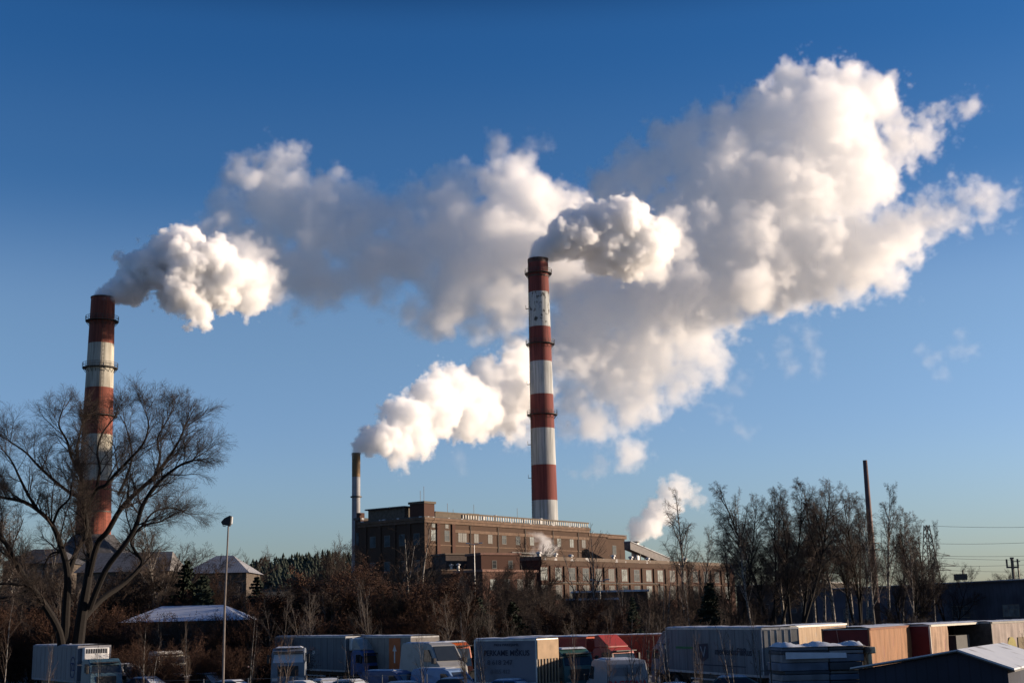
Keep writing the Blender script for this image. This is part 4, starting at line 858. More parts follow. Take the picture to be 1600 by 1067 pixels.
# left reefer box lorry
o = lorry(122, 1009, 3.9, -55, 'box_lorry', 'grey blue reefer box lorry with a white cooling unit at the far left', L=12, body=WG2, edge=mat('edge_grey', (.2,.2,.22)), cabm=paint('petrol', (.04,.09,.13)), reefer=True, rigid=True, defl=False)
text('72', .85, 'round_logo', mat('logo_navy', (.02,.03,.10)), o, (-1.1, -1.24-.02, 2.35), (PI/2, 0, 0), True)
lg = MB()
for k in range(28): 
    a, b = 2*PI*k/28, 2*PI*(k+1)/28; lg.add([(-1.1+.62*math.cos(a), -1.262, 2.35+.8*math.sin(a)), (-1.1+.62*math.cos(b), -1.262, 2.35+.8*math.sin(b)), (-1.1+.54*math.cos(b), -1.262, 2.35+.7*math.sin(b)), (-1.1+.54*math.cos(a), -1.262, 2.35+.7*math.sin(a))], [(0,1,2,3)])
lg.build('logo_ring', mat('logo_navy', (.02,.03,.10)), o)
# blue cab reefer trailer
blue = paint('blue', (.015,.06,.20)); whitep = paint('white', (.24,.24,.235)); 
o = lorry(540, 994, 4.05, -55, 'reefer_lorry', 'long grey white reefer lorry with a blue cab and a white roof deflector', body=WG, cabm=blue, dm=whitep, reefer=True)
MB().box(-6.0,-5.8,-1.256,-1.246,2.6,2.95).box(-5.75,-5.55,-1.256,-1.246,2.65,2.9).build('small_emblem', mat('emblem_grey', (.5,.5,.48)), o)
# orange banded trailer with a white van cab
o = lorry(642, 994, 4.02, -57, 'banded_lorry', 'grey lorry trailer with an orange arrow band beside the blue cabbed reefer lorry', body=mat('trailer_cream', (.19,.17,.155), .6), cabm=whitep, defl=False, Y=104)
MB().box(-3.6,-1.7,-1.262,-1.25,1.3,3.9).build('orange_band', mat('band_orange', (.42,.10,.02), .6), o)
MB().add([(-2.75,-1.27,2.0),(-2.55,-1.27,2.0),(-2.55,-1.27,2.9),(-2.3,-1.27,2.9),(-2.65,-1.27,3.4),(-3.0,-1.27,2.9),(-2.75,-1.27,2.9)], [(0,1,2,3,4,5,6)]).build('arrow', mat('arrow_white', (.6,.55,.5)), o)
# van in front of it
def van(px, py, h, hd, name, label, m, L=5.4, W=2.0, text_=None, Y=None, group='vans parked in the yard', snow=True, cat='van', rear=False):
    Y = Y or Yof(px, py, h); q = P(px, py, Y); o = empty(name, (q.x, q.y, q.z-h), R(hd), label, cat, group); H = h
    pr = [(-L/2,.38),(-L/2-.02,1.2),(-L/2+.10,H-.2),(-L/2+.28,H),(L*.16,H),(L*.25,H-.12),(L*.40,H*.60),(L*.485,H*.50),(L/2,H*.36),(L/2,.38)]
    b = MB().prism(pr, -W/2, W/2, .09, 1.2).build('body', m, o, bevel=.05)
    zt, zb_ = H-.2, H*.62; x1_, x0_ = L*.265, L*.395
    MB().add([(x1_+.04,-W/2+.28,zt),(x1_+.04,W/2-.28,zt),(x0_+.04,W/2-.2,zb_),(x0_+.04,-W/2+.2,zb_),(x1_-.1,-W/2+.28,zt-.1),(x1_-.1,W/2-.28,zt-.1),(x0_-.1,W/2-.2,zb_-.1),(x0_-.1,-W/2+.2,zb_-.1)], [(0,3,2,1),(4,5,6,7),(0,1,5,4),(1,2,6,5),(2,3,7,6),(3,0,4,7)]).build('windscreen', M_['glass'], o)
    for s in (-1, 1):
        t_ = .09*(H*.68-1.2); yy = s*(W/2-t_+.035)
        MB().prism([(L*.12,H*.60),(L*.12,H*.86),(L*.22,H*.86),(L*.345,H*.60)], yy-.03, yy+.005 if s > 0 else yy+.03).build('side_window', M_['glass'], o)
        MB().box(L*.36, L*.42, s*(W/2+.10)-.1, s*(W/2+.10)+.1, H*.56, H*.68).build('mirror', M_['black'], o, bevel=.02)
        MB().box(L/2-.06, L/2+.02, s*(W/2-.25)-.16, s*(W/2-.25)+.16, .75, .95).build('headlight', M_['lampglass'], o)
        MB().box(-L/2-.04, -L/2+.02, s*(W/2-.10)-.06, s*(W/2-.10)+.06, .9, 1.5).build('tail_light', mat('tail_red', (.25,.01,.01), .4), o)
        for x in (-L*.30, L*.33): wheel(o, x, s*(W/2-.14), .36, .24)
    MB().box(L/2-.1, L/2+.06, -W/2+.02, W/2-.02, .3, .62).box(-L/2-.08, -L/2+.05, -W/2+.02, W/2-.02, .3, .6).build('bumper', M_['black'], o, bevel=.03)
    if rear:
        MB().box(-L/2-.0, -L/2+.02, -.012, .012, .5, H-.25).build('door_seam', M_['black'], o)
    if snow: 
        MB().add([(-L/2+.3,-W/2+.35,H+.01),(L*.15,-W/2+.35,H+.01),(L*.15,W/2-.35,H+.01),(-L/2+.3,W/2-.35,H+.01),(-L/2+.5,-W/2+.5,H+.08),(L*.11,-W/2+.5,H+.07),(L*.11,W/2-.5,H+.08),(-L/2+.5,W/2-.5,H+.07)], [(0,3,2,1),(4,5,6,7),(0,1,5,4),(1,2,6,5),(2,3,7,6),(3,0,4,7)]).build('snow', M_['snow'], o, bevel=.03)
    return o
van(676, 1004, 3.0, -58, 'panel_van', 'white high roofed van with a dark windscreen in front of the orange banded trailer', whitep, L=6, W=2.2, Y=94)
van(186, 1037, 2.45, -35, 'panel_van', 'white van with lit flank in front of the left reefer box lorry', paint('van_cream', (.36,.35,.32)), L=5.2, Y=None)
v = van(962, 1029, 2.75, 98, 'rear_van', 'white minibus seen from behind with red lettering across its back doors', paint('van_white', (.17,.185,.21)), L=5.8, W=2.45, rear=True, Y=77)
text('BAGESINA', .60, 'red_lettering', mat('letter_red', (.30,.02,.03), .6), v, (-5.8/2-.055, 0, 1.45), (PI/2, 0, -PI/2), True, sx=.80)
MB().box(-5.8/2+.02,-5.8/2+.04,-.75,.75,1.95,2.38).build('rear_window', mat('grey_rear_glass', (.10,.12,.15), .3), v)
# tractor units
def tractor(px, py, h, hd, name, label, m, high=False, snow=False, ss=False, Y=None, defl=False, dm=None):
    Y = Y or Yof(px, py, h); q = P(px, py, Y); o = empty(name, (q.x, q.y, q.z-h), R(hd), label, 'lorry cab', 'lorry tractor units'); cab(o, -1.2, m, high, defl, snow=snow, snow_screen=ss, dm=dm); return o
tractor(452, 1010, 3.05, -84, 'tractor_unit', 'lorry cab with a snow covered windscreen in front of the long grey reefer trailer', paint('slate', (.12,.14,.17)), ss=True, snow=True, Y=97)
tractor(262, 1010, 3.3, -50, 'tractor_unit', 'pale lorry cab half hidden by bushes left of the floodlight pole', paint('cream', (.42,.40,.36)), Y=112)
orange = paint('orange', (.42,.085,.02)); redp = paint('red', (.26,.03,.02)); green = paint('green', (.02,.07,.07))
tractor(706, 998, 3.9, -56, 'tractor_unit', 'orange red high roofed lorry cab left of the lettered trailer', orange, high=True, Y=99, snow=True)
tractor(890, 1009, 3.15, -58, 'tractor_unit', 'dark green lorry cab with snow on its roof right of the lettered trailer', green, Y=87, snow=True)
# lettered box trailer
o = lorry(838, 998, 3.95, -32, 'lettered_trailer', 'grey white box trailer lettered about buying forests with a beige front wall', L=4.6, W=2.6, body=mat('trailer_lilac', (.13,.13,.155), .6, .12, .5, col2=(.09,.09,.11)), rigid=True, cabo=False, Y=83, doors=False)
lt = mat('letter_navy', (.015,.017,.035), .7)
text('PERKAME MIŠKUS', .47, 'main_lettering', lt, o, (-2.2, -1.325, 3.12), (PI/2, 0, 0), True, sx=.92)
text('MEN PIRKEJAMS', .20, 'small_lettering', lt, o, (-2.2, -1.325, 3.62), (PI/2, 0, 0), sx=1.3)
text('8 618 247', .42, 'phone_lettering', mat('letter_grey', (.05,.05,.07), .7), o, (-2.7, -1.325, 2.55), (PI/2, 0, 0), True, sx=1.1)
text('8 655 412', .36, 'phone_lettering', mat('letter_faint', (.09,.09,.11), .7), o, (-2.7, -1.325, 2.0), (PI/2, 0, 0), True, sx=1.0)
bw = MB().box(.02, .06, -1.28, 1.28, 2.75, 3.9).build('beige_panel', mat('beige_board', (.26,.18,.11), .8, .2, 1.5), o)
rb_ = MB()
for y in np.arange(-1.2, 1.25, .38): rb_.box(.02, .09, y, y+.12, 1.3, 2.746)
rb_.box(.015,.085,-1.28,1.28,1.2,1.299); rb_.build('front_ribs', mat('beige_board', (.26,.18,.11)), o); MB().box(.012,.02,-1.27,1.27,1.3,2.74).build('gap_shade_sheet', M_['black'], o)  # flat black sheet paints the shade behind the ribs; no opening is cut
# red lorries in the middle
o = lorry(916, 995, 3.7, -48, 'red_lorry', 'red lorry with a lit orange roof corner behind the dark green cab', L=9, body=mat('trailer_red', (.24,.025,.018), .6, .2), edge=mat('edge_red', (.38,.09,.05)), cabm=redp, dm=redp, Y=99, rigid=True)
o = lorry(1070, 990, 3.75, -8, 'long_red_trailer', 'long red trailer behind the minibus with red lettering', L=13.6, body=mat('trailer_rust', (.26,.05,.02), .7, .3, 1.0), edge=mat('edge_orange', (.42,.13,.06)), Y=108, cabo=False, doors=False)
# big white lorry with logo: rear corner near px 1190
def lorry_ab(pa, Ya, pb, ztop, name, label, L=13.6, W=2.48, away=True, **kw):
    """body whose near bottom end edge stands at column pa, depth Ya, and whose side runs toward column pb"""
    a = PX(pa, Ya, 4.0); t = PX(pb, Ya, 4.0).x/Ya
    lo_, hi_ = Ya, Ya+L
    for _ in range(40):
        m_ = (lo_+hi_)/2
        if (t*m_-a.x)**2+(m_-Ya)**2 > L*L: hi_ = m_
        else: lo_ = m_
    b = Vector((t*lo_, lo_)); return Vector((a.x, a.y)), b, math.atan2(b.y-a.y, b.x-a.x)
a, b, an = lorry_ab(1190, 80, 1040, 4.3, '', '')
o = empty('white_lorry', (a.x, a.y, .25), an, 'big white lorry with a dark shield logo and a green stripe on its side', 'lorry', 'lorries parked in the yard')
side = 1   # the visible side is local +Y (left of the heading)
for_y = -1.24
o.location = Vector((a.x, a.y, .25))-Matrix.Rotation(an, 3, 'Z') @ Vector((0, 1.24, 0))
body_box(o, 0, 13.6, 2.48, 1.2, 4.05, WG, end_doors=True); running_gear(o, [2.2, 3.5, 4.8], 2.48, 1.2, .2, 13.3); cab(o, 14.1, paint('white_blue', (.12,.14,.17)), defl=True)
nv = mat('logo_dark', (.012,.014,.03), .6)
MB().add([(8.6,1.262,3.05),(8.6,1.262,2.2),(7.9,1.262,1.95),(7.15,1.262,2.2),(7.15,1.262,3.1)], [(4,3,2,1,0)]).build('shield_logo', nv, o)
MB().add([(8.3,1.27,2.9),(8.15,1.27,2.9),(7.85,1.27,2.4),(7.6,1.27,2.9),(7.45,1.27,2.9),(7.8,1.27,2.2)], [(5,4,3,2,1,0)]).build('shield_mark', mat('logo_pale', (.2,.21,.23)), o)
text('medienosFiliRus', .62, 'logo_lettering', nv, o, (3.75, 1.262, 2.62), (PI/2, 0, PI), True, sx=1.22)
MB().box(9.4, 12.0, 1.25, 1.262, 2.72, 2.86).build('green_stripe', mat('stripe_green', (.02,.12,.04), .6), o)
MB().box(2.2, 9.0, 1.25, 1.258, 1.72, 1.78).build('dark_line', nv, o)
MB().box(-.03, -.012, -1.1, 1.1, 1.9, 3.9).build('rear_panel', mat('rear_grey', (.20,.20,.19)), o)
MB().box(5.2, 8.2, .9, 1.2, .55, 1.15).build('tool_box', M_['steel'], o, bevel=.05)
# right group, all parked parallel
tarpb = mat('tarp_brown', (.20,.095,.042), .8, .2, 1.3, bump=.8, stretch=(2.5,1,.5)); darkred = mat('dark_red', (.10,.012,.012), .7, .2)
def right_trailer(pa, Ya, pb, label, side_m, end_m, edge, nm='curtain_trailer', zt=4.25, open_=False, curt=True):
    a, b, an = lorry_ab(pa, Ya, pb, 4.2, '', '')
    o = empty(nm, (0, 0, 0), an, label, 'lorry trailer', 'trailers parked in line at right'); o.location = Vector((a.x, a.y, .2))-Matrix.Rotation(an, 3, 'Z') @ Vector((0, -1.24, 0))
    z0, z1 = 1.15, zt-.2
    if not open_: MB().box(0, 13.6, -1.24, 1.24, z0, z1-.06).build('load_body', end_m, o)
    else:
        MB().box(0, 13.6, 1.18, 1.24, z0, z1-.06).box(0, .1, -1.24, 1.178, z0, z1-.06).box(13.5, 13.6, -1.24, 1.178, z0, z1-.06).box(.102, 13.498, -1.24, 1.178, z0, z0+.1).box(0.1, 3.6, -1.24, -1.2, z0+.1, z1-.06).build('load_body', end_m, o)
    # wavy curtain on the sunny side
    c = MB(); n = 90; xe = 13.5 if not open_ else 3.4; rg_ = random.Random(int(pa)); vs = []
    ph = [rg_.uniform(0, 6) for _ in range(4)]
    for i in range(n+1):
        x = .08+(xe-.08)*i/n
        for j in range(7):
            z = z0+.05+(z1-z0-.15)*j/6; w_ = .025*math.sin(x*5.1+ph[0]+j*.35)+.018*math.sin(x*11+ph[1]-j*.5)+.02*math.sin(x*2.3+ph[2]+j*.9)
            vs.append((x, -1.29-w_*(1 if 0 < j < 6 else .3), z))
    c.add(vs, [(i*7+j, (i+1)*7+j, (i+1)*7+j+1, i*7+j+1) for i in range(n) for j in range(6)]); c.build('curtain', side_m, o, smooth=True)
    f = MB().box(-.05, .04, -1.30, -1.2, z0-.05, z1+.01).box(-.05, .04, 1.2, 1.29, z0-.05, z1+.01).box(0.045, 13.6, -1.34, -1.25, z1-.10, z1+.02).box(0.045, 13.6, -1.33, -1.25, z0-.12, z0)
    if open_: f.box(13.5, 13.62, -1.32, -1.2, z0-.05, z1+.01)
    f.build('edge_frame', edge, o); MB().box(-.05, 13.65, -1.3, 1.3, z1-.055, z1+.0).build('roof', M_['galv'], o)
    g = MB(); vs = []
    for i in range(28):
        for j, y in enumerate((-1.26,-.9,0,.9,1.26)): vs.append((-.02+13.6*i/27, y, z1+.008+(.02 if j in (0,4) else rg_.uniform(.05,.1))))
    g.add(vs, [(i*5+j, (i+1)*5+j, (i+1)*5+j+1, i*5+j+1) for i in range(27) for j in range(4)]); g.build('snow', M_['snow'], o, smooth=True)
    running_gear(o, [2.2, 3.5, 4.8], 2.4, z0, .2, 13.3)
    return o
right_trailer(1232, 90, 1322, 'beige ribbed trailer under a snowy roof behind the big white lorry', mat('tarp_beige', (.28,.20,.13), .85, .15, 2.0, stretch=(3,1,.4)), mat('end_grey', (.22,.21,.20)), M_['galv'])
o = right_trailer(1357, 72, 1441, 'dark red trailer with a wrinkled brown tarpaulin side', tarpb, darkred, mat('edge_brown', (.16,.07,.04)))
MB().tube([(-.06,.5,1.2),(-.06,.3,2.6),(-.06,.45,4.0)], .02, 4).build('tie_rope', mat('rope', (.3,.15,.12)), o)
o = right_trailer(1452, 80, 1548, 'tan trailer with its curtain open on a dark load space', mat('tarp_tan', (.24,.15,.095), .8, .2, 1.3, bump=.5), darkred, mat('edge_pale', (.45,.42,.36)), open_=True)
MB().box(6.5, 9.5, -.9, .6, 1.4, 3.3).build('crate', mat('crate_dark', (.05,.05,.05), .8), o)
o = right_trailer(1548, 88, 1665, 'last pale trailer with a faded yellow disc at the right edge', mat('tarp_grey', (.23,.19,.17), .85, .15, 1.2), M_['steel'], M_['steel'])
dm_ = MB(); vs = [(3.0+.75*math.cos(2*PI*k/24), -1.35, 2.3+.75*math.sin(2*PI*k/24)) for k in range(24)]; dm_.add(vs, [tuple(range(24))]); dm_.build('yellow_disc', mat('disc_yellow', (.20,.17,.04), .8), o)
MB().box(4.1, 5.4, -1.352, -1.342, 1.3, 3.0).build('dark_patch', mat('patch_brown', (.12,.09,.05)), o)
# stack of bundled panels under snow
q = P(1280, 1005, 62); o = empty('panel_stack', (q.x, 62, 0), .10, 'snow covered stack of bundled blue grey panels before the dark red trailer', 'stack')
rg_ = random.Random(3); zt = q.z-.12; z = zt; pm = [mat('bundle_blue', (.09,.11,.15), .7, .3), mat('bundle_dark', (.04,.045,.055), .7, .3), mat('bundle_grey', (.15,.15,.16), .7, .3)]
i = 0
while z > .1:
    h_ = rg_.choice((.16,.28,.36)); e = rg_.uniform(-.12,.12); MB().box(-2.05+e, .1+e*.3, -.9, 1.2, z-h_+.012, z).build('bundle', pm[i % 3], o, bevel=.03); MB().box(.14+e*.3, 1.75+e, -.9+e, 1.2, z-h_+.012, z-.02).build('bundle', pm[(i+1) % 3], o, bevel=.03); z -= h_; i += 1
vs = []
for i in range(22):
    for j in range(7): vs.append((-2.1+3.95*i/21, -.98+2.2*j/6, zt+(.02 if j in (0,6) or i in (0,21) else .10+rg_.uniform(-.02,.07)+.08*math.sin(i*.7))))
MB().add(vs, [(i*7+j, (i+1)*7+j, (i+1)*7+j+1, i*7+j+1) for i in range(21) for j in range(6)]).build('snow', M_['snow'], o, smooth=True)
MB().add([(-1.9,-.93,zt-.5),(.9,-.93,zt-.5),(.9,-.95,zt-.28),(-1.9,-.95,zt-.2),(-1.9,-1.02,zt-.5),(.9,-1.02,zt-.5),(.9,-.98,zt-.28),(-1.9,-.98,zt-.2)], [(0,3,2,1),(4,5,6,7),(0,1,5,4),(1,2,6,5),(2,3,7,6),(3,0,4,7)]).build('snow', M_['snow'], o)
pp = mat('pale_timber', (.42,.33,.22), .8, col2=(.08,.06,.05), scale=1.2, th=(.5,.58))
for (x, y) in ((1.95,-.95),(1.98,-.3),(1.95,.6)): MB().box(x, x+.16, y, y+.42, 0, zt-.35).build('end_post', pp, o, bevel=.02)
MB().box(1.85, 2.3, -1.0, 1.1, zt-.349, zt-.05).build('end_cap', pp, o, bevel=.05)
MB().box(-2.45,-2.4,-.3,-.25,0,zt-.1).box(-2.95,-2.9,-.3,-.25,0,zt-.1).box(-2.899,-2.451,-.29,-.26,.5,.54).box(-2.899,-2.451,-.29,-.26,1.2,1.24).box(-2.899,-2.451,-.29,-.26,1.9,1.94).box(-2.899,-2.451,-.29,-.26,2.6,2.64).build('ladder', M_['steel'], o)
# shed at the lower right
ax_, ay_ = PX(1497, 52, 3.55).x, 52.0; gx = Vector((.87,-.5)).normalized(); rx = Vector((.5,.87)).normalized()
o = empty('shed', (ax_, ay_, 0), 0, 'dark gabled shed with a snowy roof in the lower right corner', 'shed')
Lr = 9.0; ze = 2.93; zr = 3.55; l_, r_ = -3.9, 1.75
def sp(a, b, z): return (gx.x*a+rx.x*b, gx.y*a+rx.y*b, z)
MB().add([sp(l_,0,0),sp(r_,0,0),sp(r_,0,ze-.02),sp(0,0,zr-.02),sp(l_,0,ze-.02),sp(l_,Lr,0),sp(r_,Lr,0),sp(r_,Lr,ze-.02),sp(0,Lr,zr-.02),sp(l_,Lr,ze-.02)], [(0,1,2,3,4),(9,8,7,6,5),(0,5,6,1),(1,6,7,2),(2,7,8,3),(3,8,9,4),(4,9,5,0)]).build('wall', wave_mat('shed_boards', (.03,.035,.055), (.015,.017,.025), .9, 'X', .9, .5), o)
def slab(a0, z0, a1, z1, t, ov=.2, b0=-.25): return MB().add([sp(a0,b0,z0),sp(a1,b0,z1),sp(a1,Lr+ov,z1),sp(a0,Lr+ov,z0),sp(a0,b0,z0+t),sp(a1,b0,z1+t),sp(a1,Lr+ov,z1+t),sp(a0,Lr+ov,z0+t)], [(0,3,2,1),(4,5,6,7),(0,1,5,4),(1,2,6,5),(2,3,7,6),(3,0,4,7)])
k_ = (zr-ze)/r_; slab(r_+.3, ze-.3*k_, 0, zr, .05).build('roof', M_['steel'], o); k2 = (zr-ze)/-l_; slab(0, zr, l_-.3, ze-.3*k2, .05).build('roof', M_['steel'], o)
slab(r_+.28, ze-.28*k_+.052, .02, zr+.045, .07, b0=-.22).build('snow', mat('roof_snow_worn', (.42,.45,.50), .75, col2=(.16,.16,.165), scale=.9, th=(.60,.70), bump=.4), o); slab(-.02, zr+.045, l_-.28, ze-.28*k2+.052, .05, b0=-.2).build('snow', M_['snow'], o)
# cars under snow
def car(px, py, hd, label, m, h=1.52, L=4.3, W=1.76, screen_snow=True, suv=False, name='parked_car', Y=None):
    Y = Y or Yof(px, py, h+.06); q = P(px, py, Y); o = empty(name, (q.x, q.y, 0), R(hd), label, 'car', 'cars parked at the front of the yard'); b = L/2; s_ = h/1.5
    MB().prism([(-b,.32),(-b-.03,.62*s_),(-b+.06,.92*s_),(-b+.5,.98*s_),(b-1.25,.98*s_),(b-.4,.84*s_),(b-.02,.66*s_),(b,.32)], -W/2, W/2, .05, .7).build('body', m, o, bevel=.05)
    r0, r1 = (-b+.35, -b+.62) if suv else (-b+.28, -b+.85); f0, f1 = b-1.22, b-2.0
    MB().prism([(r0,.975*s_),(r1,h-.07),(r1+.1,h-.03),(f1-.1,h-.02),(f1,h-.06),(f0,.975*s_)], -W/2+.05, W/2-.05, .32, .98*s_).build('windows', M_['glass'], o)
    MB().prism([(r1-.05,h-.055),(r1+.12,h),(f1-.1,h+.01),(f1+.02,h-.05)], -W/2+.2, W/2-.2, .3, h-.05).build('roof', m, o, bevel=.015)
    pl_ = MB()
    for s in (-1, 1):
        for (x0_, x1_) in ((r0+.02, r1), (f0-.02, f1), ((r1+f1)/2, (r1+f1)/2)):
            pl_.tube([(x0_, s*(W/2-.045), .98*s_), (x1_, s*(W/2-.215), h-.04)], .035, 4)
    pl_.build('pillars', m, o)
    for s in (-1, 1):
        for x in (-b+.8, b-.85): wheel(o, x, s*(W/2-.12), .32, .22)
        MB().box(f0-.25, f0-.1, s*(W/2+.07)-.07, s*(W/2+.07)+.07, .98*s_, 1.12*s_).build('mirror', m, o, bevel=.02); MB().box(b-.1, b+.01, s*(W/2-.25)-.18, s*(W/2-.25)+.18, .62*s_, .76*s_).build('headlight', M_['lampglass'], o)
    MB().prism([(r1-.0,h+.0),(r1+.25,h+.085),(f1-.3,h+.09),(f1-.02,h+.01)], -W/2+.27, W/2-.27, .5, h).build('snow', M_['snow'], o, bevel=.03)
    if screen_snow: MB().add([(f0+.03,-W/2+.14,1.0*s_),(f0+.03,W/2-.14,1.0*s_),(f1+.03,W/2-.3,h-.06),(f1+.03,-W/2+.3,h-.06)], [(0,1,2,3)]).build('screen_snow', M_['snow'], o); MB().prism([(f0+.05,.99*s_),(b-.42,.86*s_),(b-.4,.89*s_),(f0+.1,1.03*s_)], -W/2+.15, W/2-.15).build('hood_snow', M_['snow'], o)
    return o
cp = [paint('navy', (.02,.04,.12)), paint('silver', (.25,.26,.28)), paint('black', (.02,.02,.022)), paint('burgundy', (.10,.015,.015)), paint('teal', (.03,.08,.09)), paint('car_white', (.4,.4,.4))]
car(236, 1057, -30, 'blue snow dusted car right of the left white van', cp[0]); car(286, 1052, -25, 'navy estate car with snow on its roof left of the floodlight pole', cp[0], L=4.6); car(330, 1051, -40, 'pale green car with white snow patches just left of the floodlight pole', cp[4], h=1.6)
car(372, 1062, -20, 'low dark car with snow on its roof right of the floodlight pole', cp[2]); car(482, 1063, -12, 'car with a smooth white snow roof before the snowed in lorry cab', cp[5]); car(515, 1060, -60, 'small car with a white roof before the rear of the blue cab lorry', cp[5], h=1.55)
car(557, 1061, -30, 'pale car below the blue lorry cab', cp[1]); van(612, 1047, 1.95, -35, 'small_van', 'small blue van with a snowy windscreen under the blue lorry cab', cp[0], L=4.2, W=1.75)
van(694, 1044, 2.05, -40, 'small_van', 'light van deep in snow under the white high roofed van', paint('skyblue', (.12,.2,.35)), L=4.6, W=1.85); car(722, 1058, -20, 'dark car before the light snowy van', cp[2])
car(776, 1044, -22, 'dark brown estate car with a snowy roof under the lettered trailer', mat('paint_brown', (.05,.035,.03), .4), h=1.75, L=4.5, suv=True); car(808, 1060, -28, 'bright blue car with snow on its roof left of the rear seen minibus', paint('azure', (.03,.10,.28)))
car(1160, 1055, -8, 'long car under smooth snow before the big white lorry', cp[4], L=4.6); car(1385, 1046, 20, 'black car between the panel stack and the shed', cp[2], h=1.6, screen_snow=False)
car(640, 1064, -35, 'car with only its white snowy roof showing between the two small vans', cp[5]); car(1068, 1066, -15, 'low dark car left of the long car under smooth snow', cp[2])
# wire fence at the front of the yard
o = empty('yard_fence', (0, 79, 0), 0, 'thin wire fence with slim posts in front of the parked cars', 'fence'); fm = mat('fence_grey', (.10,.11,.12), .6)
x = -21.0
while x < -5:
    MB().tube([(x,0,0),(x,0,2.15)], .035, 5).build('post', fm, o); x += 2.6
wr = MB()
for z in (2.1, 1.7, 1.3, .9): wr.tube([(-21,0,z),(-5.5,0,z)], .012, 3)
wr.build('wire_strand', fm, o)
# ------------------------------------------------------------------ steam plumes
def steam_mat(name, density, aniso=0.35, color=(1,1,1)):
    m = bpy.data.materials.new(name); m.use_nodes = True; n = m.node_tree.nodes; l = m.node_tree.links; n.clear()
    o = n.new('ShaderNodeOutputMaterial'); v = n.new('ShaderNodeVolumePrincipled')
    v.inputs['Color'].default_value = (*color, 1); v.inputs['Density'].default_value = density
    v.inputs['Density Attribute'].default_value = 'density'
    v.inputs['Anisotropy'].default_value = aniso
    l.new(v.outputs[0], o.inputs['Volume']); return m
def plume_group(name, points, step, lo, hi, voxel, mat, billow, warp, fine):
    """density = how deep a voxel lies inside the puffs (points with a radius), roughened by billows and wisps"""
    g = bpy.data.node_groups.new(name, 'GeometryNodeTree')
    g.interface.new_socket('Geometry', in_out='INPUT', socket_type='NodeSocketGeometry')
    g.interface.new_socket('Geometry', in_out='OUTPUT', socket_type='NodeSocketGeometry')
    N = g.nodes; L = g.links
    oi = N.new('GeometryNodeObjectInfo'); oi.inputs['Object'].default_value = points; src = oi.outputs['Geometry']; go = N.new('NodeGroupOutput')
    pos = N.new('GeometryNodeInputPosition').outputs[0]
    def V(op, a, b=None, c=None):
        n = N.new('ShaderNodeVectorMath'); n.operation = op
        for i, x in enumerate((a, b)):
            if x is None: continue
            if hasattr(x, 'links'): L.new(x, n.inputs[i])
            else: n.inputs[i].default_value = x
        if c is not None:
            if hasattr(c, 'links'): L.new(c, n.inputs['Scale'])
            else: n.inputs['Scale'].default_value = c
        return n.outputs['Value'] if op in ('LENGTH','DISTANCE','DOT_PRODUCT') else n.outputs['Vector']
    def M(op, a, b=None, c=None, clamp=False):
        n = N.new('ShaderNodeMath'); n.operation = op; n.use_clamp = clamp
        for i, x in enumerate((a, b, c)):
            if x is None: continue
            if hasattr(x, 'links'): L.new(x, n.inputs[i])
            else: n.inputs[i].default_value = x
        return n.outputs[0]
    def noise_v(p, size, detail, rough=0.55):
        n = N.new('ShaderNodeTexNoise'); L.new(p, n.inputs['Vector']); n.inputs['Scale'].default_value = 1.0/size
        n.inputs['Detail'].default_value = detail; n.inputs['Roughness'].default_value = rough; return n
    def voro(p, size, detail, rough=0.5):
        n = N.new('ShaderNodeTexVoronoi'); n.feature = 'F1'; n.normalize = False
        L.new(p, n.inputs['Vector']); n.inputs['Scale'].default_value = 1.0/size
        n.inputs['Detail'].default_value = detail; n.inputs['Roughness'].default_value = rough
        return n.outputs['Distance']
    def attr(nm):
        n = N.new('GeometryNodeInputNamedAttribute'); n.data_type = 'FLOAT_VECTOR' if nm == 'slope' else 'FLOAT'; n.inputs[0].default_value = nm; return n.outputs['Attribute']
    # warp
    wsize, wamp = warp
    w1 = V('SUBTRACT', noise_v(pos, wsize, 3).outputs['Color'], (0.5,0.5,0.5))
    w2 = V('SUBTRACT', noise_v(V('ADD', pos, (31.0, 7.0, 3.0)), fine[0]*1.1, 3).outputs['Color'], (0.5,0.5,0.5))
    pos = V('ADD', pos, V('SCALE', w2, None, fine[1]*1.1))
    p1 = V('ADD', pos, V('SCALE', w1, None, wamp))
    sn = N.new('GeometryNodeSampleNearest'); sn.domain = 'POINT'; L.new(src, sn.inputs['Geometry']); L.new(p1, sn.inputs['Sample Position'])
    def samp(a, typ='FLOAT'):
        s = N.new('GeometryNodeSampleIndex'); s.data_type = typ; s.domain = 'POINT'
        L.new(src, s.inputs['Geometry']); L.new(a, s.inputs['Value']); L.new(sn.outputs[0], s.inputs['Index']); return s.outputs[0]
    c = samp(N.new('GeometryNodeInputPosition').outputs[0], 'FLOAT_VECTOR')
    sdf = samp(attr('inside')); gr = samp(attr('slope'), 'FLOAT_VECTOR')
    soft = samp(attr('soft')); rho = samp(attr('rho')); bil = samp(attr('bil'))
    dv = V('SUBTRACT', p1, c)
    F = M('ADD', sdf, V('DOT_PRODUCT', gr, dv))                 # metres inside the puffs, first order
    F = M('MINIMUM', F, M('MULTIPLY', M('SUBTRACT', step*1.5, V('LENGTH', dv)), 2.0))
    bsize, bamp = billow[:2]; brough = billow[2] if len(billow) > 2 else 0.5
    vb = M('SUBTRACT', 0.08+0.5*(1-brough**4)/(1-brough), voro(V('ADD', pos, V('SCALE', w1, None, wamp*0.6)), bsize, 3.0, brough))
    F = M('ADD', F, M('MULTIPLY', M('MULTIPLY', vb, bamp), bil))
    fsize, famp = fine
    nf = M('SUBTRACT', noise_v(pos, fsize, 4, 0.6).outputs[0], 0.52)
    F = M('ADD', F, M('MULTIPLY', M('MULTIPLY', nf, famp), soft))
